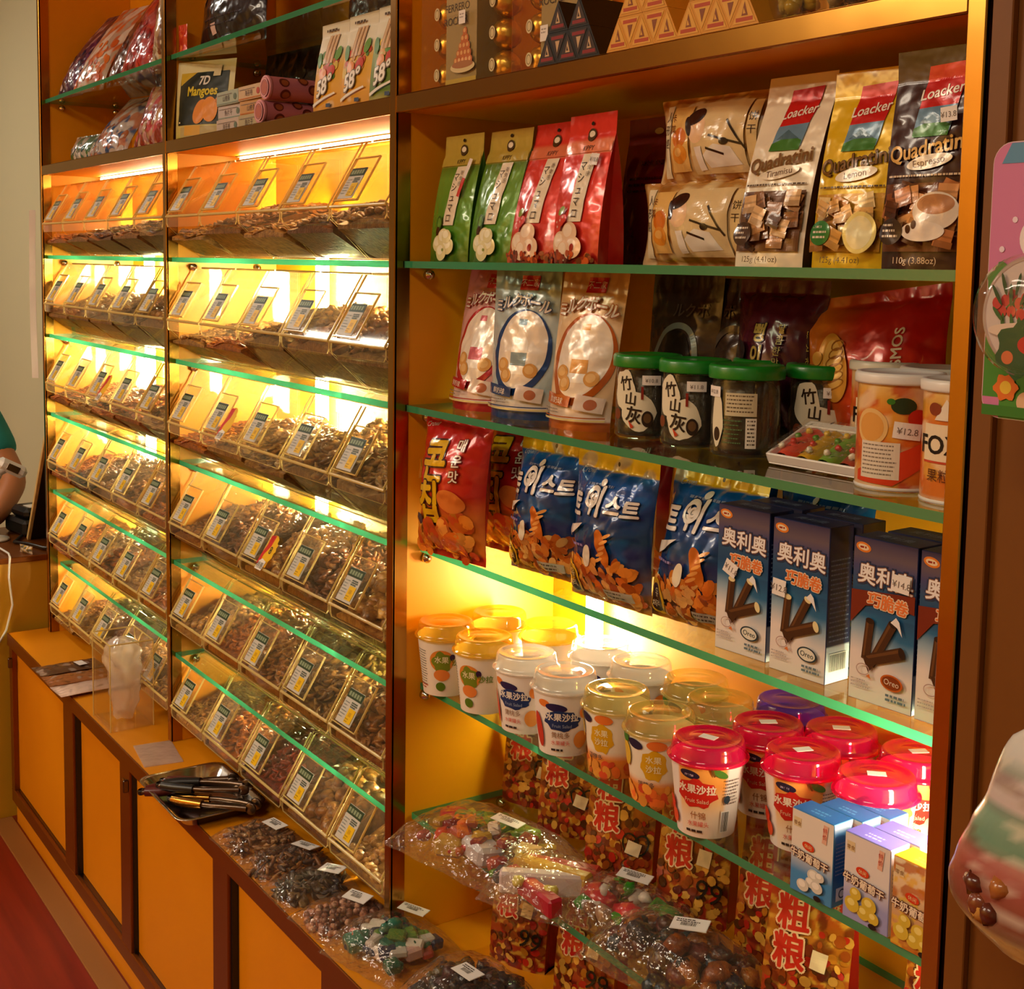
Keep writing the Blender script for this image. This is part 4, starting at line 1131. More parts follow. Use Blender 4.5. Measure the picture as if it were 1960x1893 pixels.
def twist_bag(seed, lean, w=150, h=190, skew=0):
    a = Art()
    a.txt('Crown', -46, 164, 9, '#a8b4c8', 4, .01); a.lines(-30, 152, 46, 1, 4, 3, '#7a8ab0', seed)
    a.txt('트', -47, 112, 36, '#f0e6dc', 4, .04, out='#10204a', outw=.03); a.txt('위', -8, 120, 40, '#f0e6dc', 0, .035, out='#10204a', outw=.03)
    a.txt('스', 28, 122, 28, '#f0e6dc', 0, .04, out='#10204a', outw=.03); a.txt('트', 54, 120, 26, '#f0e6dc', 0, .04, out='#10204a', outw=.03)
    a.ring(-12, 138, 13, 13, 4.5, '#f0e6dc'); a.ring(-9, 138, 6, 6, 3, '#f0e6dc'); a.ell(0, 158, 4.5, 4.5, '#f0e6dc')
    a.poly([(-66, 96), (-20, 106), (-44, 90), (-66, 80)], '#f0e6dc')
    a.lines(-60, 76, 0, 1, 4, 3, '#9a8ac0', seed + 1)
    a.foods(-68, 10, 68, 70, 130, ['#d8802c', '#c8641c', '#e09a48', '#a84c14', '#e8ac5c'], 6, 11, seed, lambda x, y: y < 66 - .12 * abs(x), (.4, .7))
    a.ell(22, 80, 9, 24, '#c8681c', 24)
    for k in range(5): a.ell(16 + k * 3.6, 64 + k * 8, 8, 2.2, '#e8a050', 24)
    a.ell(-6, 66, 8, 15, '#efe6cc', -14)
    a.ell(-52, 30, 17, 24, '#d8a818', 10); a.ell(-52, 28, 13, 19, '#33180c', 10); a.txt('유', -52, 30, 13, '#e8d8b0', 6, .01); a.txt('처리', -52, 17, 10, '#e8d8b0', 6, .01)
    a.rect(14, 14, 60, 26, '#b0a490'); a.lines(16, 21, 58, 2, 5, 2.2, '#4a3a30', seed + 2)
    a.ell(10, h - 9, 2.2, 3, '#3a2a08')
    fn = mottle(gradv([(0, '#b87a1c'), (10, '#a06a24'), (60, '#30406a'), (78, '#20306a'), (90, '#12406a'), (130, '#103a80'), (h - 22, '#1058a8'), (h - 20, '#d8a810'), (h, '#e0b418')]), seed, 50, ['#1a78c0'], .35, .25)
    return pouch('snack_bag', w, h, 74, 'P', fn, a, back='#0c2a5a', seed=seed, wr=3.0, lean=lean, crimp=(.04, .11), skew=skew)[0]
place(twist_bag(51, 20, 140), 'snack_bag', 'blue twist snack bag with a yellow top, next to the red bags', 'snack bag', (-.738, .098, ZC + .001), 6, 'blue twist snack bags')
m_ = twist_bag(52, 8, 152)
place(m_, 'snack_bag', 'blue twist snack bag with a yellow top, in front of another blue bag', 'snack bag', (-.566, .082, ZC + .001), 4, 'blue twist snack bags')
place(twist_bag(53, 40, 150, 186), 'snack_bag', 'blue twist snack bag with a yellow top, beside the wafer roll cartons', 'snack bag', (-.428, .105, ZC + .001), 6, 'blue twist snack bags')
for x, s_, lab in ((-.495, 54, 'blue twist snack bag standing behind the others, between the two front ones'), (-.34, 55, 'blue twist snack bag standing behind the wafer roll cartons')):
    place(twist_bag(s_, 6, 150, 190), 'snack_bag', lab, 'snack bag', (x, .222, ZC + .001), 0, 'blue twist snack bags')

def roll_box(var, price):
    w, d, h = 75.5, 39, 166; a = Art(); W = w / 2
    a.ell(-W + 12, h - 10, 9, 5, '#e8842c', -8); a.ell(-W + 12, h - 10, 6.5, 3, '#f0d8b0', -8); a.lines(-W + 8, h - 11, -W + 16, 1, 2, 2, '#a02a14', 1)
    a.txt('奥利奥', 2, 121, 22, '#2c3a5c', -3, .14); a.txt('奥利奥', 2, 121, 22, '#f4eeea', -3, .02, out='#8a5a3c', outw=.035)
    if var: a.poly([(-W + .5, 78), (-20, 98), (10, 104), (W - .5, 100), (W - .5, 118), (-W + .5, 112)], '#7c2c18')
    a.txt('巧脆卷', 6, 99, 16, '#e87c3c', -4, .025, out='#f2d6b4', outw=.06)
    # three chocolate rolls
    def roll(x0, y0, x1, y1, r):
        dx, dy = x1 - x0, y1 - y0; L = math.hypot(dx, dy); nx, ny = -dy / L * r, dx / L * r
        a.poly([(x0 - nx, y0 - ny), (x1 - nx, y1 - ny), (x1 + nx, y1 + ny), (x0 + nx, y0 + ny)], '#4a2c18'); a.poly([(x0 + nx * .2, y0 + ny * .2), (x1 + nx * .2, y1 + ny * .2), (x1 + nx * .7, y1 + ny * .7), (x0 + nx * .7, y0 + ny * .7)], '#6b4424')
        a.ell(x1, y1, r, r * .6, '#2c1a10' if var else '#e8d8a0', math.atan2(dy, dx) / R2D - 90)
    roll(-17, 44, -13, 84, 5); roll(-10, 40, 14, 86, 5); roll(-14, 44, 26, 60, 6); a.poly([(-20, 48), (-2, 44), (-12, 32)], '#4a2c18')
    a.poly([(12, 88), (20, 84), (26, 76), (22, 90), (18, 94)], '#f0ece8')
    a.ell(16, 28, 13, 8, '#2a3c44' if not var else '#c8601c', -4); a.ell(16, 28, 11, 6.5, '#e8e2d0' if not var else '#8a3c14', -4); a.txt('Oreo', 16, 25.5, 8, '#2a3c44' if not var else '#f0e0c8', -4, .01)
    a.ring(-18, 34, 8, 6, 1, '#b89a90'); a.poly([(-14, 28), (-8, 26), (-10, 31)], '#d87a3c'); a.lines(-W + 6, 22, -4, 3, 3.4, 1.2, '#b8a8a0', 2)
    a.lines(10, 14, W - 4, 2, 4.4, 2.4, '#6a7a84', 3)
    if price == 1: sticker(a, -14, 96, 19, 16, -24, 2)
    if price == 2: sticker(a, -24, 92, 18, 18, -4, 3)
    if price == 3: sticker(a, 23, 128, 19, 17, -4, 5)
    top_c = '#3a3a6a'
    fn = gradv([(0, '#efe2d6'), (40, '#ece0d8'), (62, '#9ab4c4'), (78, '#2c6a94'), (104, '#1c4a74'), (120, '#2c5478'), (136, '#4a4a74'), (148, '#6a5a64'), (166, '#3a3458')])
    def fn2(x, y):
        o = fn(x, y); wv = 8 * np.sin(x / 16.0); return fn(x, np.clip(y + wv * (y < 90) * .8 + .12 * x * (y < 90), 0, h))
    s = Art(); s.lines(-16, 130, 16, 18, 5, 1.6, '#7a8cb4', 4, .15); s.barcode(-14, 12, 28, 20, 2)
    sf = gradv([(0, '#d8dce4'), (38, '#c8d0dc'), (40, '#16244c'), (166, '#182a5c')])
    t = Art(); t.txt('奥利奥', 0, 12, 14, '#7a8cb8', 0, .01)
    return carton(w, d, h, a, {'body': '#1c2c5c'}, s, t, M_PRINT, fn2, sf, 2.2)
RB = [(-.3215, .0915, 0, 1, 'vanilla wafer roll carton beside the blue twist bag'), (-.2325, .0885, 0, 2, 'vanilla wafer roll carton with a square price sticker, its dark side visible'),
      (-.1215, .0895, 1, 3, 'brown banded wafer roll carton with the price sticker at its top'), (-.0415, .093, 1, 0, 'brown banded wafer roll carton half hidden by the gold post')]
for x, y, v, p, lab in RB:
    place(roll_box(v, p), 'wafer_roll_carton', lab, 'carton', (x, y, ZC), 4, 'wafer roll cartons')
for x, y, lab in ((-.318, .137, 'wafer roll carton behind the one beside the blue twist bag'), (-.229, .134, 'wafer roll carton behind the one with its dark side visible'),
             (-.118, .135, 'wafer roll carton behind the brown banded one with the sticker'), (-.0405, .139, 'wafer roll carton behind the one half hidden by the gold post')):
    place(roll_box(0 if x < -.2 else 1, 0), 'wafer_roll_carton', lab, 'carton', (x, y, ZC), 4, 'wafer roll cartons')

# ---------------------------------------------------------------- shelf D: fruit salad cups
def cup_r(y): return 33 + (43 - 33) * np.clip(np.asarray(y, float) / 88, 0, 1)
def make_cup(style, lidm, turn, sticker_lid, seed):
    t = thing('fruit_cup', '', 'cup')
    b = MB(); n = 56; ys = np.linspace(0, 88, 23); th = np.linspace(0, 2 * math.pi, n, endpoint=False)
    TH, Y = np.meshgrid(th, ys); X = (TH + math.pi / 2 + math.pi) % (2 * math.pi) - math.pi
    body = {'pink': gradv([(0, '#f2e0cc'), (22, '#f2dcc0'), (40, '#f0c48c'), (62, '#ee9a44'), (88, '#f0a850')]), 'yellow': gradv([(0, '#f0e2cc'), (88, '#efe6d2')]),
            'white': gradv([(0, '#f2e8da'), (88, '#f2ece2')]), 'straw': gradv([(0, '#ec8a34'), (26, '#ea9038'), (34, '#efe2c8'), (88, '#f0e8d4')])}[style]
    col = body(TH.ravel(), Y.ravel())
    if style == 'pink':
        back = np.abs(X.ravel()) > .75; col[back] = lin('#eee4dc')
    rr = cup_r(Y) / 1000
    b.grid(np.stack([rr * np.cos(TH), rr * np.sin(TH), Y / 1000], -1), M_PRINT, col, True, True)
    b.lathe([(0, .0002), (.033, .0002)], M_PRINT, 40, '#efe6da')
    a = Art(3.5)
    if style == 'pink':
        a.ell(-14, 76, 12, 5, '#2a2038', -6); a.lines(-20, 74, -8, 1, 2, 2.4, '#b8a8c0', seed)
        a.blob(-6, 54, 24, '#cc2a1c', 3, lob=7, amp=.1, ry=17); a.txt('水果沙拉', -6, 55, 11.5, '#f4e2c8', 0, .03); a.txt('Fruit Salad', -6, 43, 7, '#f0c8a0', 0, .01)
        a.txt('什锦', -4, 24, 10, '#a05a20', 0, .01); a.txt('水果罐头', -4, 15, 7, '#d8402c', 0, .01); a.lines(-20, 7, 6, 1, 3, 3, '#3a2c24', seed)
        a.ell(20, 80, 10, 4, '#4a7a2a', -30); a.ell(12, 82, 1.4, 6, '#6a4a1c', 20)
        a.barcode(24, 8, 12, 26, seed); a.lines(26, 70, 46, 8, 4, 1.4, '#7a6a64', seed, .2); a.ell(30, 48, 4, 5, '#2c3c4c')
        a.ell(-40, 20, 7, 9, '#e2522c'); a.ell(-46, 34, 8, 9, '#d83a24')
    elif style == 'yellow':
        a.lines(-34, 68, -12, 14, 4, 1.5, '#8a8478', seed, .15); a.lines(-34, 14, -12, 2, 4, 2, '#c8502c', seed)
        a.ell(14, 56, 19, 17, '#e08a34'); a.blob(14, 54, 15, '#7a8a24', 5, lob=5, amp=.12, ry=16); a.txt('水果', 14, 54, 11, '#efe2b0', 0, .02); a.ell(14, 34, 13, 9, '#e8883c'); a.ell(12, 16, 8, 7, '#5a7a1c'); a.ell(30, 62, 4, 5, '#3a2040')
        a.txt('沙拉', 40, 50, 11, '#6a8a1c', 0, .02)
    elif style == 'white':
        a.ell(-24, 72, 9, 5, '#e88030'); a.ell(-6, 68, 15, 5.5, '#2c2450', -4)
        a.blob(2, 50, 25, '#22386a', 6, lob=8, amp=.08, ry=14); a.txt('水果沙拉', 2, 51, 11.5, '#eee6da', 0, .03); a.txt('Fruit Salad', 2, 41, 6.5, '#9aaac8', 0, .01)
        a.txt('黄桃多', 0, 27, 9, '#8a5a2c', 0, .01); a.txt('水果罐头', 0, 17, 7, '#d84a30', 0, .01); a.lines(-14, 8, 14, 1, 3, 3, '#3a3230', seed)
        a.ell(30, 24, 11, 12, '#e89a44'); a.ell(-34, 34, 7, 24, '#c8402c', 8); a.ell(34, 62, 9, 9, '#e88a34')
    else:
        a.blob(2, 52, 17, '#dca81c', 7, lob=7, amp=.1, ry=19); a.txt('水果', 2, 56, 10, '#f4e6b4', 0, .02); a.txt('沙拉', 2, 44, 10, '#f4e6b4', 0, .02); a.ell(-22, 76, 11, 6, '#2a2440', -10); a.ell(6, 78, 12, 6, '#e87a30')
        a.txt('菠萝多', -8, 24, 8, '#3a4a4c', 0, .01); a.foods(-44, 2, 44, 22, 26, ['#e8702c', '#f0a040', '#d8502c'], 5, 9, seed)
        a.ell(-40, 60, 10, 16, '#e0b83c'); a.ell(-40, 80, 8, 6, '#3a7a2c')
    S = lambda x, y, o=0.0: np.stack([(cup_r(y) / 1000 + o) * np.cos(-math.pi / 2 + np.asarray(x) / 40), (cup_r(y) / 1000 + o) * np.sin(-math.pi / 2 + np.asarray(x) / 40), np.asarray(y) / 1000], -1)
    b.decals(a.i, S, M_PRINT, .00035)
    b.build('cup_body', t)
    l = MB(); l.lathe([(.0425, .086), (.0468, .0858), (.0478, .0872), (.0468, .0892), (.0445, .0905), (.0432, .093), (.0422, .101), (.0415, .1055), (.0395, .108), (.0365, .1082), (.0345, .1062), (.022, .1064), (.0205, .1072), (0, .1072)], lidm, 48)
    l.build('lid', t)
    if sticker_lid:
        p = MB(); p.box(-.010, .010, -.006, .006, .1073, .1078, M_WHITE); s_ = p.build('price_sticker', t); s_['label'] = 'white price sticker'; s_.rotation_euler = (0, 0, (seed * 37 % 60 - 20) * R2D)
    t.rotation_euler = (0, 0, turn * R2D); return t
CUPS = [
 (-.9425, .064, 'yellow', M_LIDY, 30, 0, 'yellow lidded fruit cup at the side wall, front row'),
 (-.846, .071, 'yellow', M_LIDY, 4, 0, 'yellow lidded fruit cup second from the side wall, front row'),
 (-.9445, .162, 'yellow', M_LIDY, 40, 0, 'yellow lidded fruit cup in the glare, second row at the side wall'),
 (-.849, .190, 'yellow', M_LIDY, 20, 0, 'yellow lidded fruit cup in the glare, second row beside the tube lamp'),
 (-.7475, .078, 'white', M_LIDW, 26, 0, 'clear lidded fruit cup with a navy label, next to the yellow lids'),
 (-.6525, .076, 'white', M_LIDW, 46, 0, 'clear lidded fruit cup with a navy label facing front, in the glare'),
 (-.730, .196, 'white', M_LIDW, 40, 0, 'clear lidded fruit cup standing behind, close to the lamp'),
 (-.632, .190, 'white', M_LIDW, 40, 0, 'clear lidded fruit cup standing behind, right below the twist bag'),
 (-.5565, .088, 'straw', M_LIDC, 20, 0, 'straw lidded pineapple cup in front, next to the navy labels'),
 (-.4605, .080, 'straw', M_LIDC, 36, 0, 'straw lidded pineapple cup in front, next to the pink lids'),
 (-.536, .205, 'straw', M_LIDC, 40, 0, 'straw lidded fruit cup in the back row, behind the farther pineapple cup'),
 (-.459, .176, 'straw', M_LIDC, 40, 0, 'straw lidded fruit cup in the second row, behind the nearer pineapple cup'),
 (-.3635, .070, 'pink', M_LIDP, 38, 1, 'pink lidded fruit cup with a red label, farthest in the front row'),
 (-.364, .166, 'pink', M_LIDP, 40, 1, 'pink lidded fruit cup in the second row, below the violet lid'),
 (-.408, .249, 'pink', M_LIDV, 40, 0, 'violet lidded fruit cup at the back, under the wafer rolls'),
 (-.278, .135, 'pink', M_LIDP, 38, 1, 'pink lidded fruit cup with a red label behind the blue cartons'),
 (-.303, .2255, 'pink', M_LIDP, 40, 1, 'pink lidded fruit cup at the back with a square sticker'),
 (-.185, .150, 'pink', M_LIDP, 60, 1, 'pink lidded fruit cup behind the violet cartons, lit white by the lamp'),
 (-.2045, .243, 'pink', M_LIDP, 40, 1, 'pink lidded fruit cup at the back beside the gold post'),
 (-.105, .225, 'pink', M_LIDP, 40, 1, 'pink lidded fruit cup in the rear corner behind the gold post')]
for k, (x, y, st, lm, tr, sk, lab) in enumerate(CUPS):
    c = make_cup(st, lm, tr, sk, k + 1); c.location = (x, y, ZD); tag(c, lab, 'cup', 'fruit salad cups')

def milk_box(hue, seed):
    w, d, h = 56, 29, 88; a = Art(); W = w / 2
    dk, md, lt = {'blue': ('#1c5aa0', '#4a8cc4', '#e9ded0'), 'violet': ('#5a5ab0', '#a0a0d0', '#e6dcd6'), 'yellow': ('#d88a1c', '#e8b03c', '#efe0b8')}[hue]
    a.rect(-W + 3, h - 18, -W + 13, h - 8, '#e0c89a'); a.txt('零食', -W + 8, h - 16, 5, '#8a5a2c', 0, .005)
    a.rect(W - 14, h - 24, W - 8, h - 4, '#e8b49a', -6); a.vtxt('特价', W - 11, h - 12, 6, '#c8402c', 1.1)
    a.ell(-4, h - 34, 8, 4.5, '#d8401c', -6); a.txt('休闲', -4, h - 36, 5, '#f2d89a', -6, .01)
    a.txt('牛奶葡萄干', -2, h - 50, 10.2, '#f0dcc0', -4, .03, out='#5a2c24', outw=.07)
    if hue == 'blue':
        for x, y, r in ((6, 26, 9), (2, 18, 7), (10, 16, 8), (-8, 12, 8), (14, 28, 6)): a.ell(x, y, r, r * .8, '#d8d2c4'); a.ell(x - 1, y + 1.5, r * .6, r * .45, '#f2ece0')
    else:
        for x, y, r in ((6, 24, 9), (0, 14, 8), (12, 13, 7), (-14, 18, 9), (-10, 30, 7)): a.ell(x, y, r, r * .9, '#d8b83c'); a.ell(x - 1, y + 2, r * .5, r * .4, '#f0dc7a')
    a.ell(12, 5, 5, 3, '#241a18')
    fn = gradv([(0, md), (22, md), (48, lt), (88, lt)]) if hue != 'yellow' else mottle(gradv([(0, '#c8781c'), (88, lt)]), seed, 14, ['#e8b83c', '#b8601c'], .8, .1)
    s = Art(); s.lines(-11, 66, 11, 9, 4, 1.2, '#8a90b4', seed, .15); s.rect(-9, 6, 9, 20, '#d8dce8'); s.ring(0, 13, 5, 5, 1.4, '#3a4a6a')
    sf = gradv([(0, md), (30, dk), (55, dk), (76, md), (88, '#e2e6ee')]) if hue == 'blue' else gradv([(0, '#dcd4e4'), (88, '#d4d0e8')])
    tp = Art(); tp.rect(-W + .4, .4, W - .4, d - .4, dk); tp.lines(-10, 13, 12, 2, 6, 2.4, md, seed, .2)
    return carton(w, d, h, a, {'body': md}, s, tp, M_PRINT, fn, sf, 2.0)
for hue, x, y, lab in (('blue', -.1765, .0605, 'blue topped raisin carton, front one of three'), ('blue', -.166, .0905, 'blue topped raisin carton, middle one of three'), ('blue', -.1555, .1205 - .0005, 'blue topped raisin carton, rear one of three'),
                       ('violet', -.107, .0635, 'violet topped raisin carton in front, next to the blue ones'), ('violet', -.0965, .0935, 'violet topped raisin carton behind another violet one'), ('yellow', -.0445, .0615, 'yellow snack carton half hidden by the gold post')):
    pass
    place(milk_box(hue, int(-x * 1e4)), 'raisin_carton', lab, 'carton', (x, y - .002, ZD), 2, 'raisin cartons')

# ---------------------------------------------------------------- shelf E: grain snack packs and clear bags
def grain_pack(seed, mark):
    w, h = 100, 178; a = Art()
    a.foods(-46, 4, 46, 120, 150, ['#9a4a14', '#b8741c', '#6a2410', '#d8a040', '#8a3414', '#b82a18', '#5a3010'], 3.5, 7.5, seed, None, (.6, 1))
    a.vtxt('粗粮', -18, 116, 40, '#c8281c', 1.0, bold=.03, out='#f0d0a0', outw=.05, rot=4)
    a.rect(6, 140, 38, 156, '#d8341c', -6); a.txt('香酥', 22, 144, 11, '#f2d8a0', -6, .01)
    if mark == 'heart':
        a.ring(20, 62, 12, 16, 2.6, '#1c1a12', 22); a.ring(34, 62, 11, 15, 2.6, '#1c1a12', -20); a.rect(14, 48, 34, 66, '#ecd8ac', -14)
    else:
        a.txt('99', 24, 36, 38, '#2a2014', -10, .0); a.rect(8, 80, 26, 100, '#ecd8ac', -6)
    fn = mottle(gradv([(0, '#8a1812'), (40, '#a8401c'), (110, '#b8741c'), (150, '#b82a18'), (178, '#8a1410')]), seed, 22, ['#d8a838', '#5a140c'], .75, .15)
    sd = gradv([(0, '#5a100c'), (178, '#8c2014')])
    return pouch('grain_snack_pack', w, h, 52, 'G', fn, a, side='#9a2014', back='#7a1410', seed=seed, wr=1.5, lean=6)[0]
GP = [(-.925, .225, ZE, 30, 'heart', 'red and gold grain snack pack in the rear corner above the clear fruit bag'), (-.808, .212, ZE, 27, 'heart', 'red and gold grain snack pack with a heart shaped mark, second from the side wall'),
      (-.645, .178, ZE, 30, 'heart', 'red and gold grain snack pack with a shiny gold corner, third from the side wall'), (-.508, .192, ZE, 26, '99', 'red and gold grain snack pack marked ninety nine'),
      (-.372, .205, ZE, 22, '99', 'red and gold grain snack pack standing in shadow, below the raisin cartons'), (-.250, .130, ZE, 22, '99', 'red and gold grain snack pack in front, near the gold post'),
      (-.12, .215, ZE, 20, '99', 'red and gold grain snack pack at the back next to the gold post'), (-.835, .145, ZK, 22, '99', 'red and gold grain snack pack standing on the counter under the lowest glass shelf'), (-.69, .16, ZK, 20, '99', 'red and gold grain snack pack on the counter, in shadow behind the grape jelly bag')]
for k, (x, y, z, rz, mk, lab) in enumerate(GP):
    place(grain_pack(60 + k, mk), 'grain_snack_pack', lab, 'snack pack', (x, y, z), rz, 'grain snack packs')

def lumps(items, W=None, D=None, T=.02, n=0, cols=()):
    q_ = .72 if n else 1
    def f(mb, rnd):
        for k in range(n):
            x, y = rnd.uniform(-.8, .8), rnd.uniform(-.8, .8)
            if rnd.random() < .5:
                V, F = nugget(rnd, 'chunk', rnd.uniform(.007, .012)); mb.add(V + np.array([x * W, y * D, .011 + (.3 + .7 * rnd.random()) * T * (1 - x * x) * (1 - y * y)]), F, M_FILMP, lin(rnd.choice(cols)) * rnd.uniform(.7, 1.2), True)
            else:
                Mx = Matrix.Translation((x * W, y * D, .011 + (.3 + .7 * rnd.random()) * T * (1 - x * x) * (1 - y * y))) @ Matrix.Rotation(rnd.uniform(0, 6), 4, 'Z') @ Matrix.Rotation(rnd.uniform(-.5, .5), 4, 'X')
                mb.box(-.014, .014, -.009, .009, -.006, .006, M_FILMP, .003, lin(rnd.choice(cols)) * rnd.uniform(.7, 1.2), Mx)
        for kind, x, y, z, sx, sy, sz, c in items:
            if kind == 'b':
                Mx = Matrix.Translation((x, y, z)) @ Matrix.Rotation(rnd.uniform(-.5, .5), 4, 'Z') @ Matrix.Rotation(rnd.uniform(-.15, .15), 4, 'X')
                mb.box(-sx * q_, sx * q_, -sy * q_, sy * q_, -sz * q_, sz * q_, M_FILMP, min(sx, sy, sz) * .3, c, Mx)
            else:
                V, F = nugget(rnd, 'round', 1); mb.add(V * np.array([sx, sy, sz]) + np.array([x, y, z]), F, M_FILMP, c, True)
    return f
lying_bag('clear_sweet_bag', 'clear bag of red and green sweets and gold boxes hanging over the lowest glass shelf', 'sweet bag', (-.80, .052, ZE + .001), 12, .27, .17, .055, None, 0, None, 0, 71, 'clear bags of sweets', True, M_FILM, (.12, .05), 15,
    lumps([('s', -.09, .02, .022, .03, .022, .02, '#c02430'), ('s', -.055, -.03, .02, .022, .018, .016, '#c8401c'), ('s', -.02, .05, .024, .035, .02, .018, '#5a8a2a'), ('s', .03, .055, .022, .025, .018, .016, '#8ab03a'),
           ('b', .02, -.03, .024, .042, .03, .02, '#c8c4cc'), ('b', -.03, -.045, .02, .03, .022, .018, '#c09a3c'), ('b', .075, .0, .022, .03, .035, .016, '#b8a070'), ('s', -.06, .04, .018, .02, .016, .014, '#d8702c'), ('b', .085, -.05, .018, .02, .018, .014, '#3c4a5a')], .12, .07, .038, 70, ('#c02430', '#8a1c24', '#5a8a2a', '#c8a030', '#d8d0c8', '#d86a24', '#6a4a2c', '#a84a3c')), 'sweets')
lying_bag('clear_sweet_bag', 'clear bag of striped red and yellow sweet rolls at the shelf edge', 'sweet bag', (-.655, .055, ZE + .001), 22, .15, .135, .05, None, 0, None, 0, 72, 'clear bags of sweets', False, M_FILM, (0, 0), 0,
    lumps([('b', 0, -.036, .022, .058, .011, .013, '#b02434'), ('b', 0, -.012, .024, .058, .011, .015, '#d8c8c8'), ('b', 0, .012, .025, .058, .011, .015, '#d8a82c'), ('b', 0, .036, .022, .055, .011, .013, '#b83a24'), ('s', .03, -.04, .032, .012, .01, .008, '#d8c84a'), ('s', -.02, -.04, .032, .01, .01, .008, '#e0d060')]), 'sweets')
lying_bag('clear_sweet_bag', 'clear bag of red jelly hearts with a tilted price sticker', 'sweet bag', (-.545, .105, ZE + .001), 8, .19, .12, .045, None, 0, None, 0, 73, 'clear bags of sweets', True, M_FILM, (-.05, .2), 24,
    lumps([('s', -.04, -.01, .02, .03, .022, .018, '#b81c2c'), ('s', .02, -.015, .02, .028, .02, .018, '#c82430'), ('s', .055, .02, .02, .022, .018, .015, '#3a9a2a'), ('b', -.05, .03, .018, .025, .016, .013, '#c8a890'), ('s', .02, .035, .018, .02, .014, .012, '#d84a2c'), ('b', .07, -.03, .016, .014, .014, .011, '#5a4a6a')], .08, .048, .030, 40, ('#b81c2c', '#8a5a3c', '#3a9a2a', '#d8d0c8', '#6a3c2c', '#a8846a')), 'sweets')
lying_bag('clear_sweet_bag', 'large clear bag of dark foil wrapped toffees with a white sticker', 'sweet bag', (-.405, .072, ZE + .001), 8, .225, .125, .065, 'chunk', .014, ['#4a2418', '#8a4a1c', '#22283a', '#3a2c24', '#b8742c', '#1c3a4a', '#6a2c24'], 75, 74, 'clear bags of sweets', True, M_FILM, (.06, .02), 26, None, 'sweets')
lying_bag('clear_sweet_bag', 'clear bag of pale nut sweets with an orange band beside the gold post', 'sweet bag', (-.145, .082, ZE + .001), 14, .17, .10, .075, 'chunk', .016, ['#c8a070', '#d8bc94', '#a86c34', '#e8a42c', '#efe0cc'], 40, 75, 'clear bags of sweets', False, M_FILM, (0, 0), 0, None, 'sweets')
# on the counter below
lying_bag('clear_sweet_bag', 'clear bag of green and white wrapped sweets lying on the counter', 'sweet bag', (-.955, -.018, ZK + .0005), 14, .17, .15, .05, None, 0, None, 0, 76, 'clear bags of sweets', True, M_FILM, (.0, .3), 20,
    lumps([('b', -.04, -.04, .02, .026, .02, .014, '#2a6a5a'), ('b', .01, -.03, .022, .022, .022, .014, '#d8d4d0'), ('b', .045, .0, .022, .02, .02, .014, '#c8a4a0'), ('b', -.035, .01, .022, .022, .018, .014, '#e0d8d4'), ('b', .0, .035, .02, .024, .018, .014, '#5a8a3a'), ('b', -.05, .045, .018, .018, .016, .012, '#c85a2c'), ('b', .05, -.045, .018, .018, .016, .012, '#1c5a44'), ('b', .045, .045, .018, .018, .016, .012, '#2a3a5a')], .07, .06, .036, 55, ('#2a6a5a', '#d8d4d0', '#b84a3c', '#1c5a44', '#e0d8d4', '#5a8a3a', '#2a3a5a')), 'sweets')
lying_bag('clear_sweet_bag', 'clear bag of dark grape jellies on the counter under the lowest glass shelf', 'sweet bag', (-.765, .005, ZK + .0005), 10, .19, .15, .06, 'round', .013, ['#2a1a2a', '#1c2030', '#4a2430', '#5a3a2c', '#6a5a24'], 85, 77, 'clear bags of sweets', True, M_FILM, (.05, -.1), -6, None, 'sweets')
lying_bag('clear_sweet_bag', 'clear bag of brown nut clusters on the counter at the picture edge', 'sweet bag', (-.565, -.005, ZK + .0005), 10, .18, .14, .055, 'chunk', .013, ['#4a2c1c', '#7a4a24', '#2a2430'], 60, 78, 'clear bags of sweets', True, M_FILM, (.0, .1), 10, None, 'sweets')
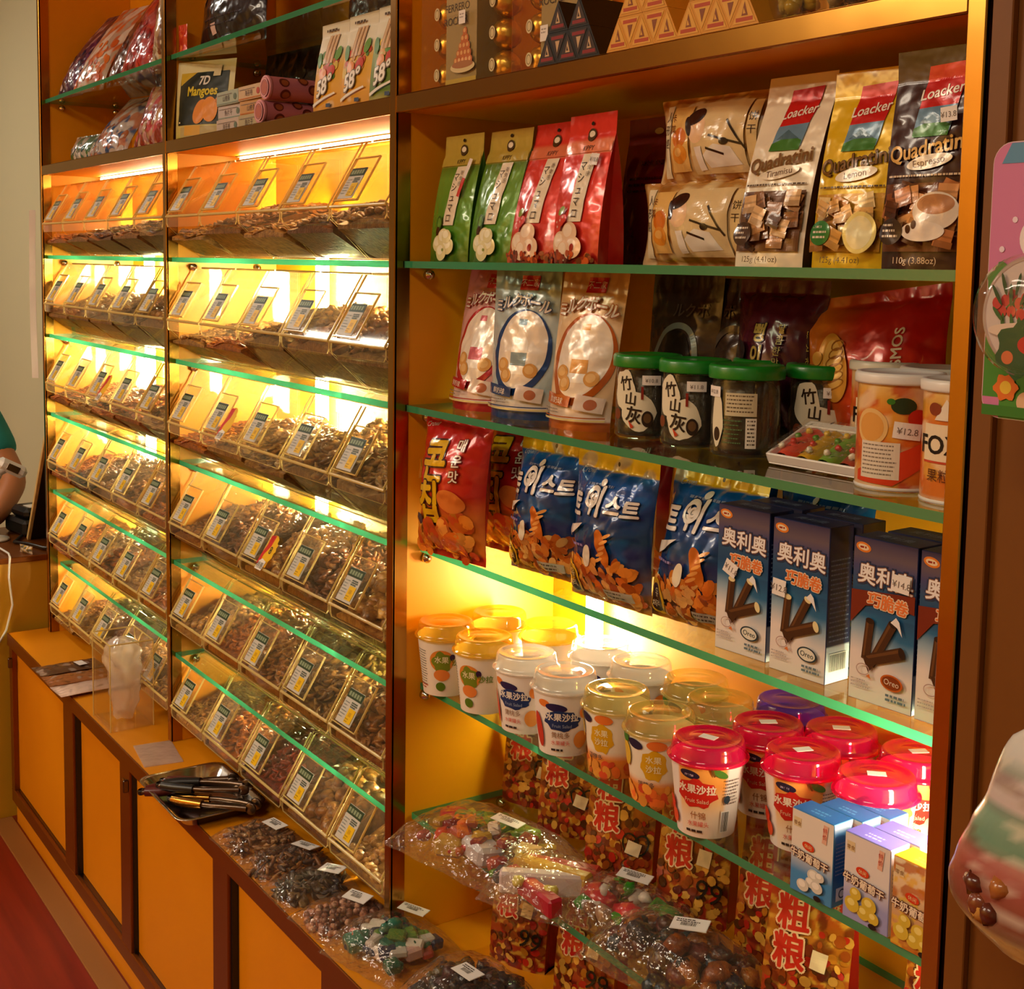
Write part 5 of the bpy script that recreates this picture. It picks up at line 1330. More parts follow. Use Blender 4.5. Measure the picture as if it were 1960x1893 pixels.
# ================================================================== RIGHT BAY, top (on the fixed shelf)
def choc_box(name, label, loc, rz, price):
    t = thing(name, label, 'chocolate box', loc, rz, 'gold chocolate boxes')
    W, D, H = .098, .034, .142
    b = MB()
    b.box(-W, W, -D, D, 0, H, M_FILMS, .004); b.build('clear_box', t)
    a = Art(50); a.rect(-34, 2, 42, 138, '#a8905c'); a.rect(-34, 100, 42, 138, '#b39a66')
    a.txt('FERRERO', -6, 104, 15, '#3a2410', 0, .0); a.txt('ROCHER', -9, 86, 15, '#3a2410', 0, .0); a.rect(-34, 4, 42, 12, '#c8a83c')
    for r in range(5):
        for k in range(r + 1):
            x = 14 + (k - r / 2) * 9; y = 74 - r * 10; a.ell(x, y, 5.4, 6.2, '#c86a2c', 0, 14); a.ell(x - 1, y + 1.5, 3, 3, '#e8b070', 0, 10)
    a.ell(14, 26, 30, 8, '#d8c088'); a.ell(14, 29, 26, 5, '#a86a34')
    a.rect(*price, '#efe4d8'); a.lines(price[0] + 2, price[3] - 6, price[2] - 2, 2, 4, 2, '#a89a90', 1)
    c = MB(); c.decals(a.i, plane_surf('front', 0, -D + .004, 0), M_PRINT); c.box(-.034, .042, -D + .0042, D - .004, .002, .138, M_PRINT, 0, '#a08850'); cd = c.build('gold_card', t)
    for cx in (-.068, .07):
        for k in range(3):
            b = MB(); rr = random.Random(k + int(cx * 1e3)); n = 18; m = 10
            th = np.linspace(0, 2 * math.pi, n, endpoint=False); ph = np.linspace(.02, math.pi - .02, m); TH, PH = np.meshgrid(th, ph)
            r = .0205 * (1 + .035 * np.sin(9 * TH + 3 * PH + k) * np.sin(PH) + .03 * np.cos(7 * PH + 5 * TH))
            b.grid(np.stack([r * np.sin(PH) * np.cos(TH), r * np.sin(PH) * np.sin(TH), -r * np.cos(PH)], -1), M_GOLDF, '#d8a83c', True, True)
            aa = Art(50); aa.ell(0, 0, 7, 9, '#e8d8b0'); aa.ring(0, 0, 5, 6.5, 1, '#8a6a3c')
            b.decals(aa.i, plane_surf('front', -.004, -.0216, 0), M_PRINT)
            o = b.build('gold_ball', t); o.location = (cx, 0, .024 + k * .0425)
    return t
M_GOLDF = simple('crinkled_gold_foil', '#e0b04a', .3, .85, (60, .5, .004))
choc_box('chocolate_box', 'clear box of gold foil balls with a brown card, at the side wall', (-.860, .055, BEAM1 + .0003), 2, (4, 84, 20, 102))
choc_box('chocolate_box', 'clear box of gold foil balls behind the black triangular cartons', (-.652, .072, BEAM1 + .0003), 2, (-30, 40, -14, 60))
def tri_box(name, label, loc, inv, ink, group):
    s = .041; hgt = .0365; L = .10; b = MB()
    tri = [(-s / 2, 0), (s / 2, 0), (0, hgt)] if not inv else [(-s / 2, hgt), (0, 0), (s / 2, hgt)]
    b.slab(tri, -L / 2, L / 2, 'y', M_PRINT, M_PRINT, ink[0])
    a = Art(50); f = (lambda pts: [(x * .78, hgt * 1000 / 3 + (y - hgt * 1000 / 3) * .78) if not inv else (x * .78, hgt * 2000 / 3 + (y - hgt * 2000 / 3) * .78) for x, y in pts])
    T = [(x * 1000, y * 1000) for x, y in tri]
    a.poly(f(T), ink[1])
    if not inv: a.rect(-12, 4.5, 12, 8.5, ink[2]); a.poly([(-4, 10), (5, 10), (0, 24)], ink[3]); a.poly([(-2, 12), (2, 12), (-1, 18)], ink[1])
    else: a.rect(-12, 28, 12, 32, ink[2]); a.poly([(-4, 26), (5, 26), (0, 12)], ink[3])
    b.decals(a.i, plane_surf('front', 0, -L / 2, 0), M_PRINT)
    o = b.build(name); tag(o, label, 'carton', group); put(o, loc, 1); return o
YEL = ('#d89428', '#e2a640', '#b8481c', '#8a4a1c'); BLK = ('#15100e', '#3a2418', '#8a1c18', '#c8a478')
def pyramid(x0, y, ink, nm, rows, tone, grp, where):
    p = .0212
    for r, row in enumerate(rows):
        for (k, inv) in row:
            wn = ['bottom', 'second', 'third'][r]
            o = tri_box('triangle_carton', f'{tone} triangular carton, {wn} row, {where}, {"point down" if inv else "point up"}, {ORD[k]} from far end', (x0 + .021 + k * p + r * p, y, BEAM1 + .0003 + r * .0369), inv, ink, grp)
pyramid(-.636, .0505, BLK, 'k', [[(0, 0), (1, 1), (2, 0), (3, 1), (4, 0)], [(0, 0), (2, 0)]], 'black', 'black triangular cartons', 'black stack')
pyramid(-.497, .0505, YEL, 'y', [[(0, 0), (1, 1), (2, 0), (3, 1), (4, 0)], [(0, 0), (1, 1), (2, 0)], [(0, 0)]], 'yellow', 'yellow triangular cartons', 'farther yellow stack')
pyramid(-.377, .0505, YEL, 'y', [[(0, 0), (1, 1), (2, 0), (3, 1), (4, 0)], [(0, 0), (1, 1), (2, 0)], [(0, 0)]], 'yellow', 'yellow triangular cartons', 'nearer yellow stack')
for x, c, lab in ((-.252, '#c8a03c', 'gold foil sweets jar next to the yellow triangular cartons'), (-.185, '#8a6a4c', 'brown foil sweets jar beside the gold one'), (-.115, '#6a5a6a', 'dark foil sweets jar near the gold post')):
    t = thing('sweets_jar', lab, 'jar', (x, .055, BEAM1 + .0003), 0, 'foil sweets jars')
    b = MB(); b.lathe([(0, .0003), (.026, .0003), (.029, .004), (.030, .012), (.030, .085), (.024, .095)], M_JAR, 30); b.build('jar_body', t)
    b = MB(); b.lathe([(0, .095), (.027, .095), (.027, .108), (0, .109)], M_GOLDF, 30, '#c8a040'); b.build('lid', t)
    b = MB(); rr = random.Random(int(x * 1e3))
    for k in range(46):
        q = rr.uniform(0, 6.28); rad = .019 * math.sqrt(rr.random()); V, F = nugget(rr, 'round', .0085); b.add(V + np.array([rad * math.cos(q), rad * math.sin(q), .011 + rr.random() * .064]), F, M_FILMP, lin(c) * rr.uniform(.6, 1.3), True)
    s_ = b.build('contents', t); s_['kind'] = 'stuff'

# ================================================================== MIDDLE BAY, top
def art_7d():
    a = Art(); a.rect(-68, 30, 68, 138, '#17221a'); a.poly([(-68, 138), (-20, 138), (-66, 112)], '#c8a81c')
    a.txt('7D', 4, 112, 25, '#e6e0d8', 0, .03, shear=.15); a.txt('Mangoes', 2, 90, 27, '#d8c21c', 0, .03, out='#3a3a10', outw=.02, wide=.9)
    a.ell(4, 56, 18, 26, '#e08600', -24); a.ell(30, 60, 20, 26, '#e88e04', 12); a.ell(48, 80, 4, 8, '#c87a1c', -30)
    a.rect(-56, 2, 64, 26, '#b8a468'); a.rect(-40, 8, 10, 28, '#d8a02c'); a.rect(-70, 0, 70, 5, '#a8a824'); a.rect(28, 128, 48, 150, '#d8cca0')
    a.lines(-62, 34, -54, 1, 3, 3, '#e8e0c0', 2)
    return a
place(pouch('snack_bag', 164, 162, 34, 'S', gradv([(0, '#c8b860'), (162, '#e2d8a8')]), art_7d(), back='#c8b870', seed=81, lean=14, crimp=(.05, .05), wr=.8, mat=M_PRINT)[0], 'dried_mango_bag', 'cream and black dried mango bag with two mangoes on it', 'snack bag', (-1.908, .050, BEAM1 + .0003), 24)
for k, (x, y, w, h, c, lab) in enumerate(((-1.72, .155, 235, 172, '#17110e', 'black snack bag standing behind the little cartons'), (-1.50, .165, 200, 168, '#1c1210', 'black snack bag standing behind the pink tubes'), (-1.29, .17, 180, 172, '#2a1814', 'dark brown snack bag behind the tall yellow packs'))):
    a = Art(); a.poly([(20, 60), (60, 90), (50, 60)], '#3a2c14'); a.poly([(-60, 110), (-40, 130), (-30, 80)], '#2c2412'); a.ell(40, 120, 20, 14, '#2a2010')
    place(plain_bag(w, h, 44, c, c, 82 + k, art=a, lean=20), 'snack_bag', lab, 'snack bag', (x, y, BEAM1 + .0003), 6, 'black snack bags')
for c_i, (x, cols) in enumerate(((-1.728, ('#c8b4a8', '#c4b8b4', '#a8b4a4')), (-1.617, ('#b8a884', '#c89a64', '#d0b490')))):
    for r in range(3):
        a = Art(); a.txt(('海苔卷', '鱼片干', '山楂条')[(r + c_i) % 3], -4, 8, 12, '#5a4440', 0, .01); a.ell(38, 13, 7, 6, ('#6a7a6a', '#b84a3c')[c_i]); a.lines(-46, 19, 46, 1, 3, 1.6, '#8a7a74', r + 3); a.rect(-50, 2, 50, 4, ('#8a9a90', '#c8742c')[c_i])
        o = place(carton(105, 62, 26.5, a, {'body': cols[r]}), 'small_carton', f'{("pale grey", "tan")[c_i]} small carton, {("bottom", "middle", "top")[r]} one of the stack {("next to the dried mango bag", "next to the pink tubes")[c_i]}', 'carton', (x, .062 + .004 * (r % 2), BEAM1 + .0003 + r * .0268), (2, 3, 1)[r], 'small cartons in two stacks')
def pink_tube(label, loc, seed, roll=0):
    t = thing('biscuit_tube', label, 'tube pack', loc, 2, 'pink biscuit tubes')
    b = MB(); Mx = Matrix.Rotation(-math.pi / 2, 4, 'X')
    r = .0208; b.lathe([(r, 0), (r, .12)], M_PRINT, 32, '#cf7f8c', M=Mx @ Matrix.Translation((0, 0, -.06)))
    a = Art(3); 
    for x, y in ((12, 28), (-14, 60), (22, 84), (34, 30), (-4, 100), (6, 66)): a.ell(x, y, 9, 10, '#6a2a24'); a.ell(x + 1, y + 1, 6, 7, '#a85a34')
    S = lambda x, y, o=0.0: np.stack([(r + o) * np.sin(np.asarray(x) / 20.8 + .5), np.asarray(y) / 1000 - .06, (r + o) * np.cos(np.asarray(x) / 20.8 + .5)], -1)
    b.decals(a.i, S, M_PRINT, .0003); b.build('tube_body', t)
    c = MB(); c.lathe([(0, -.0005), (.017, -.0005), (.0205, .001), (.0216, .0), (.0218, -.004), (.0210, -.0055), (.0185, -.0045), (.017, -.002), (0, -.002)][::-1], M_PRINT, 32, '#d8929a', M=Matrix.Translation((0, -.0605, 0)) @ Matrix.Rotation(math.pi / 2, 4, 'X') @ Matrix.Translation((0, 0, .0)))
    aa = Art(50); aa.ell(0, 0, 16.5, 16.5, '#e2a8aa'); aa.ell(0, 0, 12, 12, '#b86a5c'); aa.ring(0, 0, 14, 14, 1.4, '#8a3a44')
    c.decals(aa.i, plane_surf('front', 0, -.0622, 0), M_PRINT, .0002)
    c.build('end_cap', t); t.rotation_euler = (0, roll, 2 * R2D); return t
pink_tube('pink biscuit tube lying down, lower of two', (-1.527, .072, BEAM1 + .0222), 1)
pink_tube('pink biscuit tube lying on another pink tube', (-1.515, .078, BEAM1 + .0222 + .0420), 2)
def roll_pack(green, seed):
    w, h = 92, 152; a = Art()
    a.foods(-36, 60, 36, 100, 34, ['#d8a04c', '#c8502c', '#5a8a2a', '#e8c84a'], 5, 10, seed)
    for x in (-14, -2, 10):
        a.poly([(x - 5, 84), (x + 5, 84), (x + 9, 132), (x - 1, 132)], '#c89a6c'); a.poly([(x - 2, 84), (x + 1, 84), (x + 5, 132), (x + 2, 132)], '#e8cca4')
    a.ell(16, 70, 11, 10, '#c8381c'); a.ell(-10, 66, 12, 10, '#e08a1c'); a.ell(-32, 92, 8, 14, '#5a8a34', 20); a.ell(30, 98, 8, 12, '#6a9a3a', -20)
    a.txt('58°', 0, 34, 36, '#f2ece0', 14, .03, out='#7a6a50', outw=.05, shear=.2); a.poly([(-38, 18), (34, 34), (36, 31), (-36, 13)], '#efe6d8'); a.lines(-24, 138, 20, 1, 4, 4, '#5a4a3c', seed)
    a.rect(14, 10, 26, 16, '#3a4a6a')
    top = '#e8e2cc'
    fn = gradv([(0, '#d8901c'), (26, '#e0a020'), (80, '#e2b03c' if not green else '#a8a83c'), (110, top), (152, top)]) if not green else gradv([(0, '#c8a83c'), (20, '#5a7a24'), (80, '#8a9a3c'), (112, top), (152, top)])
    fn = mottle(fn, seed, 40, ['#f0ead8'], .3, .4)
    return pouch('roll_pack', w, h, 40, 'G', fn, a, side='#3a1c10', back='#3a1c10', seed=seed, wr=.6, lean=2, mat=M_PRINT)[0]
for x, g, rz, lab in ((-1.302, False, 3, 'white and yellow biscuit roll pack, farthest of three'), (-1.200, False, 3, 'white and yellow biscuit roll pack, middle of three'), (-1.0985, True, 3, 'white and green biscuit roll pack next to the middle divider')):
    place(roll_pack(g, int(-x * 100)), 'biscuit_roll_pack', lab, 'biscuit pack', (x, .052, BEAM1 + .0003), rz, 'biscuit roll packs')
a = Art(); a.rect(-60, 30, -36, 52, '#e8c8c4', 4); a.rect(-130, 2, 130, 14, '#c8701c'); a.lines(-100, 60, 100, 2, 14, 3, '#3a3444', 3); a.poly([(-120, 90), (-104, 90), (-60, 160), (-72, 160)], '#a87a3c')
place(plain_bag(300, 210, 60, '#1a1620', '#1c1824', 86, 'P', art=a, lean=30, crimp=(.05, .05)), 'snack_bag', 'black snack bag with a white sticker and orange hem on the upper dark glass shelf', 'snack bag', (-1.815, .075, ZT), 4)
place(plain_bag(34, 60, 10, '#b8241c', '#c82a1c', 87), 'chilli_packet', 'small red packet in front of the black snack bag', 'packet', (-1.965, .03, ZT), 10)
place(plain_bag(200, 200, 40, '#3a1414', '#a8281c', 88, lean=24), 'snack_bag', 'dark red snack bag at the near end of the upper dark glass shelf', 'snack bag', (-1.32, .14, ZT), 4)

# ================================================================== FAR LEFT BAY, top
def mixed_bag(name, label, loc, w, h, t, cols, seed, lean, rz, film, sheen='#d8ccc0', grp=None):
    fn = mottle(flatcol(cols[0]), seed, 38, cols[1:], .85, .05)
    a = Art(); a.foods(-w / 2 + 8, 8, w / 2 - 8, h * .55, 26, cols, 6, 13, seed)
    return place(pouch(name, w, h, t, 'P', fn, a, back=cols[0], seed=seed, wr=2.6, lean=lean, crimp=(.05, .06), mat=M_FILMP)[0], name, label, 'snack bag', loc, rz, grp)
G_ = 'snack bags on the upper shelves of the far left bay'
mixed_bag('snack_bag', 'purple and silver snack bag leaning back at the far end of the upper shelf', (-2.88, .05, ZT), 150, 235, 40, ['#4a1c4c', '#b8a4b4', '#6a2a5c', '#2a1840'], 91, 150, 10, 0, grp=G_)
mixed_bag('snack_bag', 'clear snack bag of orange sweets leaning back beside the purple one', (-2.735, .055, ZT), 160, 235, 34, ['#b8a494', '#d8742c', '#c85a1c', '#e0d8d0'], 92, 150, 12, 0, grp=G_)
mixed_bag('snack_bag', 'dark red snack bag leaning back in the middle of the upper shelf', (-2.545, .08, ZT), 160, 235, 40, ['#4a100a', '#6a1c10', '#3a0c0c', '#7a5a44'], 93, 130, 8, 0, grp=G_)
mixed_bag('snack_bag', 'bright red snack bag leaning back near the divider', (-2.345, .055, ZT), 180, 235, 40, ['#a81c24', '#c83a2c', '#b8545c', '#7a141c'], 94, 110, 6, 0, grp=G_)
mixed_bag('snack_bag', 'cream and brown snack bag on the upper shelf right at the divider', (-2.125, .05, ZT), 150, 235, 40, ['#a88a64', '#e2d4b8', '#7a3c1c', '#c8a880'], 95, 40, 6, 0, grp=G_)
mixed_bag('snack_bag', 'small teal and white bag lying low at the far end of the lower top shelf', (-2.845, .075, BEAM1 + .0003), 190, 78, 50, ['#b8b0a4', '#1c5a64', '#d8d0cc', '#3a6a3c'], 96, 20, 6, 0, grp=G_)
mixed_bag('snack_bag', 'white and blue shiny snack bag leaning back in the middle of the lower top shelf', (-2.60, .06, BEAM1 + .0003), 185, 165, 46, ['#b8aca8', '#1c4a84', '#d0c4c0', '#b86a3c'], 97, 120, 12, 0, grp=G_)
mixed_bag('snack_bag', 'blue snack bag with a yellow knot, next to the red patterned one', (-2.45, .12, BEAM1 + .0003), 150, 160, 40, ['#1c3a6a', '#2a5a94', '#c8c0c4', '#14264a'], 98, 60, 8, 0, grp=G_)
mixed_bag('snack_bag', 'red patterned snack bag with white spots near the divider', (-2.235, .06, BEAM1 + .0003), 200, 152, 46, ['#8a2a24', '#b8848a', '#c84a54', '#c8a47c'], 99, 50, 10, 0, grp=G_)

# ================================================================== COUNTER
t = thing('clear_holder', 'clear acrylic holder box with a crumpled plastic bag in it, on the counter', 'holder', (-2.178, -.046, ZK + .0004), 0)
b = MB(); w, d, h = .066, .049, .197
for x0, x1, y0, y1 in ((-w, -w + .003, -d, d), (w - .003, w, -d, d), (-w + .003, w - .003, -d, -d + .003), (-w + .003, w - .003, d - .003, d)): b.box(x0, x1, y0, y1, 0, h, M_ACR)
b.box(-w, w, -d, d, 0, .003, M_ACR)
for x, y in ((-w, -d), (w, -d), (w, d), (-w, d)): b.tube([(x * .985, y * .985, 0), (x * .985, y * .985, h)], .0014, M_ACRE, 6)
P4 = [(-w, -d), (w, -d), (w, d), (-w, d)]
for k in range(4): b.tube([(*[q * .985 for q in P4[k]], h), (*[q * .985 for q in P4[(k + 1) % 4]], h)], .0018, M_ACRE, 6)
b.build('box_body', t)
b = MB(); n = 22; TH, V_ = np.meshgrid(np.linspace(0, 2 * math.pi, 30, endpoint=False), np.linspace(0, 1, n))
rad = 1.35 * (.030 + .009 * fnoise(TH * 9, V_ * 60, 3, 12)) * (.55 + .6 * V_) * (1 - .8 * np.clip(V_ - .88, 0, 1) * 8 * .9)
bp = b.grid(np.stack([.006 + rad * 1.25 * np.cos(TH), rad * np.sin(TH), .012 + .178 * V_ + .006 * fnoise(TH * 8, V_ * 30, 9, 9)], -1), M_MILKY, '#ffffff', True, True)
place(b, 'plastic_bag', 'crumpled milky plastic bag stuffed in the clear acrylic holder', 'plastic bag', (-2.178, -.046, ZK + .004))
for k, (x, c, lab) in enumerate(((-2.605, '#6a4a34', 'brown flat packet on the counter with a white label, farthest of three'), (-2.515, '#a8683c', 'copper coloured flat packet on the counter, middle of three'), (-2.425, '#e6c8ba', 'pale pink flat packet on the counter, nearest of three'))):
    mb = pouch('flat_packet', 86, 160, 16, 'P', mottle(flatcol(c), 60 + k, 30, ['#4a3020', '#c8b0a0'], .5, .3), None, back=c, seed=60 + k, wr=1.2, crimp=(.05, .05))[0]
    if k == 0:
        aa = Art(50); aa.rect(-8, 96, 30, 118, '#f0ece8', 6); mb.decals(aa.i, lambda x, y, o: np.stack([x / 1000, 0 * x - .0095 - o, y / 1000], -1), M_PRINT)
    o = place(mb, 'flat_packet', lab, 'packet', (x, -.132, ZK + .0095), (2, 0, 4)[k], 'flat packets on the counter'); o.rotation_euler = (-90 * R2D, 0, (2, 0, 3)[k] * R2D)
b = MB(); X, Y = np.meshgrid(np.linspace(-.066, .066, 12), np.linspace(-.04, .04, 9)); b.grid(np.stack([X, Y, .002 + .0012 * fnoise(X * 1000, Y * 1000, 5, 60)], -1), M_MILKY); b.grid(np.stack([X, Y, .0004 + 0 * X], -1), M_MILKY, '#ffffff', True, False, True)
place(b, 'plastic_sheet', 'flat milky plastic sheet lying on the counter in front of the metal tray', 'plastic sheet', (-1.936, -.048, ZK + .0003), -8)
# steel tray with tongs
t = thing('serving_tray', 'shiny steel tray full of dark tongs, hanging over the counter edge', 'tray', (-1.655, -.057, ZK + .0004), 0)
b = MB()
def rrect(w, d, r, z, n=6):
    o = []
    for cx, cy, a0 in ((w - r, d - r, 0), (-w + r, d - r, 90), (-w + r, -d + r, 180), (w - r, -d + r, 270)):
        for k in range(n + 1):
            q = (a0 + 90 * k / n) * R2D; o.append((cx + r * math.cos(q), cy + r * math.sin(q), z))
    return o
P = np.array([rrect(.100, .064, .02, .0015), rrect(.104, .068, .022, .003), rrect(.116, .080, .026, .021), rrect(.124, .088, .028, .0225), rrect(.125, .089, .028, .0215), rrect(.1235, .0875, .028, .0205), rrect(.1155, .0795, .026, .0195), rrect(.103, .067, .022, .001), rrect(.100, .064, .02, .0)])
b.grid(P, M_CHROME, '#ffffff', True, True); b.add(P[0], [tuple(range(P.shape[1]))], M_CHROME); b.add(P[-1], [tuple(range(P.shape[1]))[::-1]], M_CHROME)
b.build('tray_body', t)
def tongs(label, loc, rz, hcol, ry=0, rx=0):
    t = thing('food_tongs', label, 'tongs', loc, rz, 'tongs in the steel tray')
    for s_ in (-1, 1):
        b = MB(); pts = [(-.085, s_ * .003, .004), (-.04, s_ * .013, .005), (.01, s_ * .016, .005), (.055, s_ * .013, .005), (.08, s_ * .010, .004)]
        b.tube(pts, [.005, .005, .005, .006, .0065], M_STEELD, 8)
        b.lathe([(0, -.003), (.010, -.002), (.012, 0), (.010, .002), (0, .003)], M_STEELD, 16, M=Matrix.Translation((.088, s_ * .011, .005)) @ Matrix.Rotation(math.pi / 2, 4, 'X'))
        b.build('arm', t)
        g = MB(); g.tube([(-.078, s_ * .004, .0045), (-.05, s_ * .011, .005), (-.01, s_ * .0152, .005)], [.0085, .0095, .0085], hcol, 10); h_ = g.build('grip', t); h_['label'] = 'coloured plastic grip'
    b = MB(); b.lathe([(.006, -.005), (.0075, -.003), (.0075, .003), (.006, .005)], M_BLACK, 16, M=Matrix.Translation((-.086, 0, .004))); b.build('hinge', t)
    t.rotation_euler = (rx * R2D, ry * R2D, rz * R2D); return t
tongs('dark red tongs lying across the steel tray, farthest pair', (-1.685, -.075, ZK + .019), 66, M_RUBY, -4, 4)
tongs('dark red tongs lying along the steel tray, middle pair', (-1.645, -.062, ZK + .032), 36, M_RUBY, -3, -4)
tongs('black tongs lying along the steel tray, on top', (-1.612, -.072, ZK + .044), 46, M_BLACK, -3, 5)
tongs('gold handled tongs lying at the near rim of the steel tray', (-1.575, -.068, ZK + .024), 40, M_GOLD, -2, 0)
GB = 'small bags of dried goods on the counter'
lying_bag('dried_goods_bag', 'clear bag of brown dried goods with a white sticker, right beside the steel tray', 'snack bag', (-1.425, -.036, ZK + .0004), 4, .135, .135, .026, 'stick', .007, ['#a87444', '#b88a54', '#8a5a30', '#c8a070'], 110, 101, GB, True, M_FILM, (.05, .22), 8)
lying_bag('dried_goods_bag', 'clear bag of dark dried strips with a white sticker, second from the steel tray', 'snack bag', (-1.31, -.032, ZK + .0004), 2, .105, .14, .028, 'stick', .007, ['#7a4a28', '#9a6434', '#5a4440', '#b07a3c'], 110, 102, GB, True, M_FILM, (.05, .24), 20)
lying_bag('dried_goods_bag', 'clear shiny bag of black dried flakes with a white sticker, third from the steel tray', 'snack bag', (-1.205, -.034, ZK + .0004), 2, .105, .14, .028, 'flake', .008, ['#5a4a3c', '#6a5a48', '#8a7048', '#44404a'], 90, 103, GB, True, M_FILM, (.05, .26), 24)
lying_bag('dried_goods_bag', 'clear bag of pinkish brown nuts with a white sticker, fourth from the steel tray', 'snack bag', (-1.088, -.032, ZK + .0004), 6, .12, .14, .028, 'round', .006, ['#b07860', '#c89078', '#8a5a48', '#d8a890'], 170, 104, GB, True, M_FILM, (.0, .18), 18)

# ================================================================== hanging toys at the right
def toy():
    t = thing('hanging_toy', 'hanging pink and green toy card with a round clear dome, on the brown panel', 'toy', (.142, -.078, 1.488), 0)
    b = MB(); pts = [(q[0], q[1]) for q in rrect(.052, .104, .016, 0)]
    b.slab([(x, z + .104) for x, z in pts], -.0012, .0, 'y', M_PRINT, M_PRINT, '#e8dcd4')
    a = Art(8)
    Vp = [(x * 998, (z + .104) * 1000) for x, z in [(q[0], q[1]) for q in rrect(.0515, .1035, .0155, 0)]]
    a.poly(Vp, '#cf7aa4'); a.rect(-51, 16, 51, 104, '#4a8a34'); a.rect(-36, 0.6, 36, 16, '#4a8a34'); a.poly([(-44, 192), (44, 192), (36, 207), (-36, 207)], '#5a90b4')
    for x, y in ((-30, 150), (-14, 176), (-40, 128), (-20, 140)): a.ell(x, y, 2.4, 2.4, '#f0d8e4', 0, 8)
    a.ell(-12, 136, 13, 15, '#f0e2e0'); a.ell(-12, 136, 7, 9, '#d8483c'); a.blob(-36, 104, 14, '#4a8a3c', 3); a.blob(-30, 24, 10, '#e0742c', 2); a.ell(-30, 24, 5, 5, '#e8c040'); a.ell(-12, 14, 8, 8, '#e2b890'); a.rect(-50, 2, 50, 10, '#3c7a2c')
    b.decals(a.i, plane_surf('front', 0, -.0012, 0), M_PRINT)
    b.build('card', t)
    c = MB(); My = Matrix.Translation((0, -.0014, .080)) @ Matrix.Rotation(math.pi / 2, 4, 'X')
    c.lathe([(0, .0), (.044, .0), (.0455, .004), (.0455, .012), (.043, .016), (.041, .0165)], M_LIDW, 44, M=My)
    aa = Art(6); aa.ell(0, 0, 41, 41, '#d8ccd0'); aa.ring(0, 0, 43, 43, 2.5, '#c8b0b0')
    for k, (x, y) in enumerate(((-24, 10), (-18, 14), (-12, 8), (-26, 2), (-18, 2), (-10, 0), (-6, 12), (-30, 8))): aa.ell(x, y, 4, 4.6, '#c83c3c', 0, 10); aa.ell(x + 1, y - 8, 1.6, 7, '#2f6a34', 10 * k - 30, 8)
    for k in range(5): aa.ell(-30 + k * 6, 14 + (k % 2) * 8, 1.6, 9, '#24502c', 30 - 14 * k, 8)
    aa.ell(-4, -12, 32, 6, '#e6d4cc'); aa.blob(-8, -26, 20, '#2a5a34', 5); aa.ell(0, -22, 10, 7, '#c8342c'); aa.ell(-18, -32, 5, 5, '#d8784c'); aa.ell(6, -34, 6, 4, '#d8b040')
    c.decals(aa.i, plane_surf('front', 0, -.0165, .080), M_PRINT); d = c.build('round_tin', t)
    e = MB(); e.lathe([(.0452, .0165), (.046, .018), (.0445, .026), (.036, .034), (.02, .039), (0, .0405)], M_FILMS, 44, M=My); e.build('clear_dome', t)
    h = MB(); h.tube([(0, .074, .222), (0, -.01, .222), (0, -.014, .226)], .0022, M_CHROME, 8); h.tube([(0, -.002, .2), (0, -.002, .222)], .0012, M_CHROME, 6)
    h.build('hook', t)
    return t
toy()
t = thing('hanging_bag', 'hanging green and white plastic bag of brown sweets, on the brown panel', 'sweet bag', (.170, -.08, 1.092), 0)
b = MB(); n = 30; TH, V_ = np.meshgrid(np.linspace(0, 2 * math.pi, 40, endpoint=False), np.linspace(0, 1, n))
wd = np.interp(V_, [0, .04, .12, .3, .55, .75, .9, 1], [.060, .078, .084, .080, .058, .047, .034, .012]); dp = np.interp(V_, [0, .1, .3, .7, 1], [.012, .03, .032, .02, .006])
z = V_ * .175 + .012 * np.cos(TH * 2 + .5) * (V_ < .2) * (.2 - V_) * 5
wob = 1 + .05 * fnoise(TH * 12, V_ * 80, 8, 20)
col = gradv([(0, '#d8c896'), (16, '#c8b080'), (22, '#7a4424'), (62, '#a85a50'), (76, '#b87a70'), (84, '#6a947a'), (110, '#84a48c'), (116, '#3a7a5c'), (120, '#c8b8b4'), (150, '#c8bcb8'), (154, '#3a8064'), (160, '#cfd0cc'), (200, '#e0dcd4')])((TH * 30).ravel(), (V_ * 200).ravel())
b.grid(np.stack([wd * wob * np.cos(TH), dp * wob * np.sin(TH), z], -1), M_FILMP, mottle(lambda x, y: col, 7, 24, ['#e8dcc8', '#6a3420'], .5, .25)((TH * 26).ravel(), (V_ * 200).ravel()), True, True)
b.build('bag_body', t)
b = MB(); rr = random.Random(5)
for k in range(16):
    x = rr.uniform(-.062, .062); V, F = nugget(rr, 'round', .011); b.add(V + np.array([x, -.026 * math.sqrt(max(0, 1 - (x / .084) ** 2)), rr.uniform(.022, .056)]), F, M_FILMP, lin(rr.choice(['#7a3c20', '#5a2414', '#a8642c', '#d8a04c'])), True)
b.build('sweets', t)
b = MB(); b.tube([(0, .076, .225), (0, -.002, .225), (0, -.004, .20)], .002, M_CHROME, 8); b.tube([(-.012, 0, .199), (.012, 0, .199)], .004, M_GREEN, 8); b.build('hook', t)

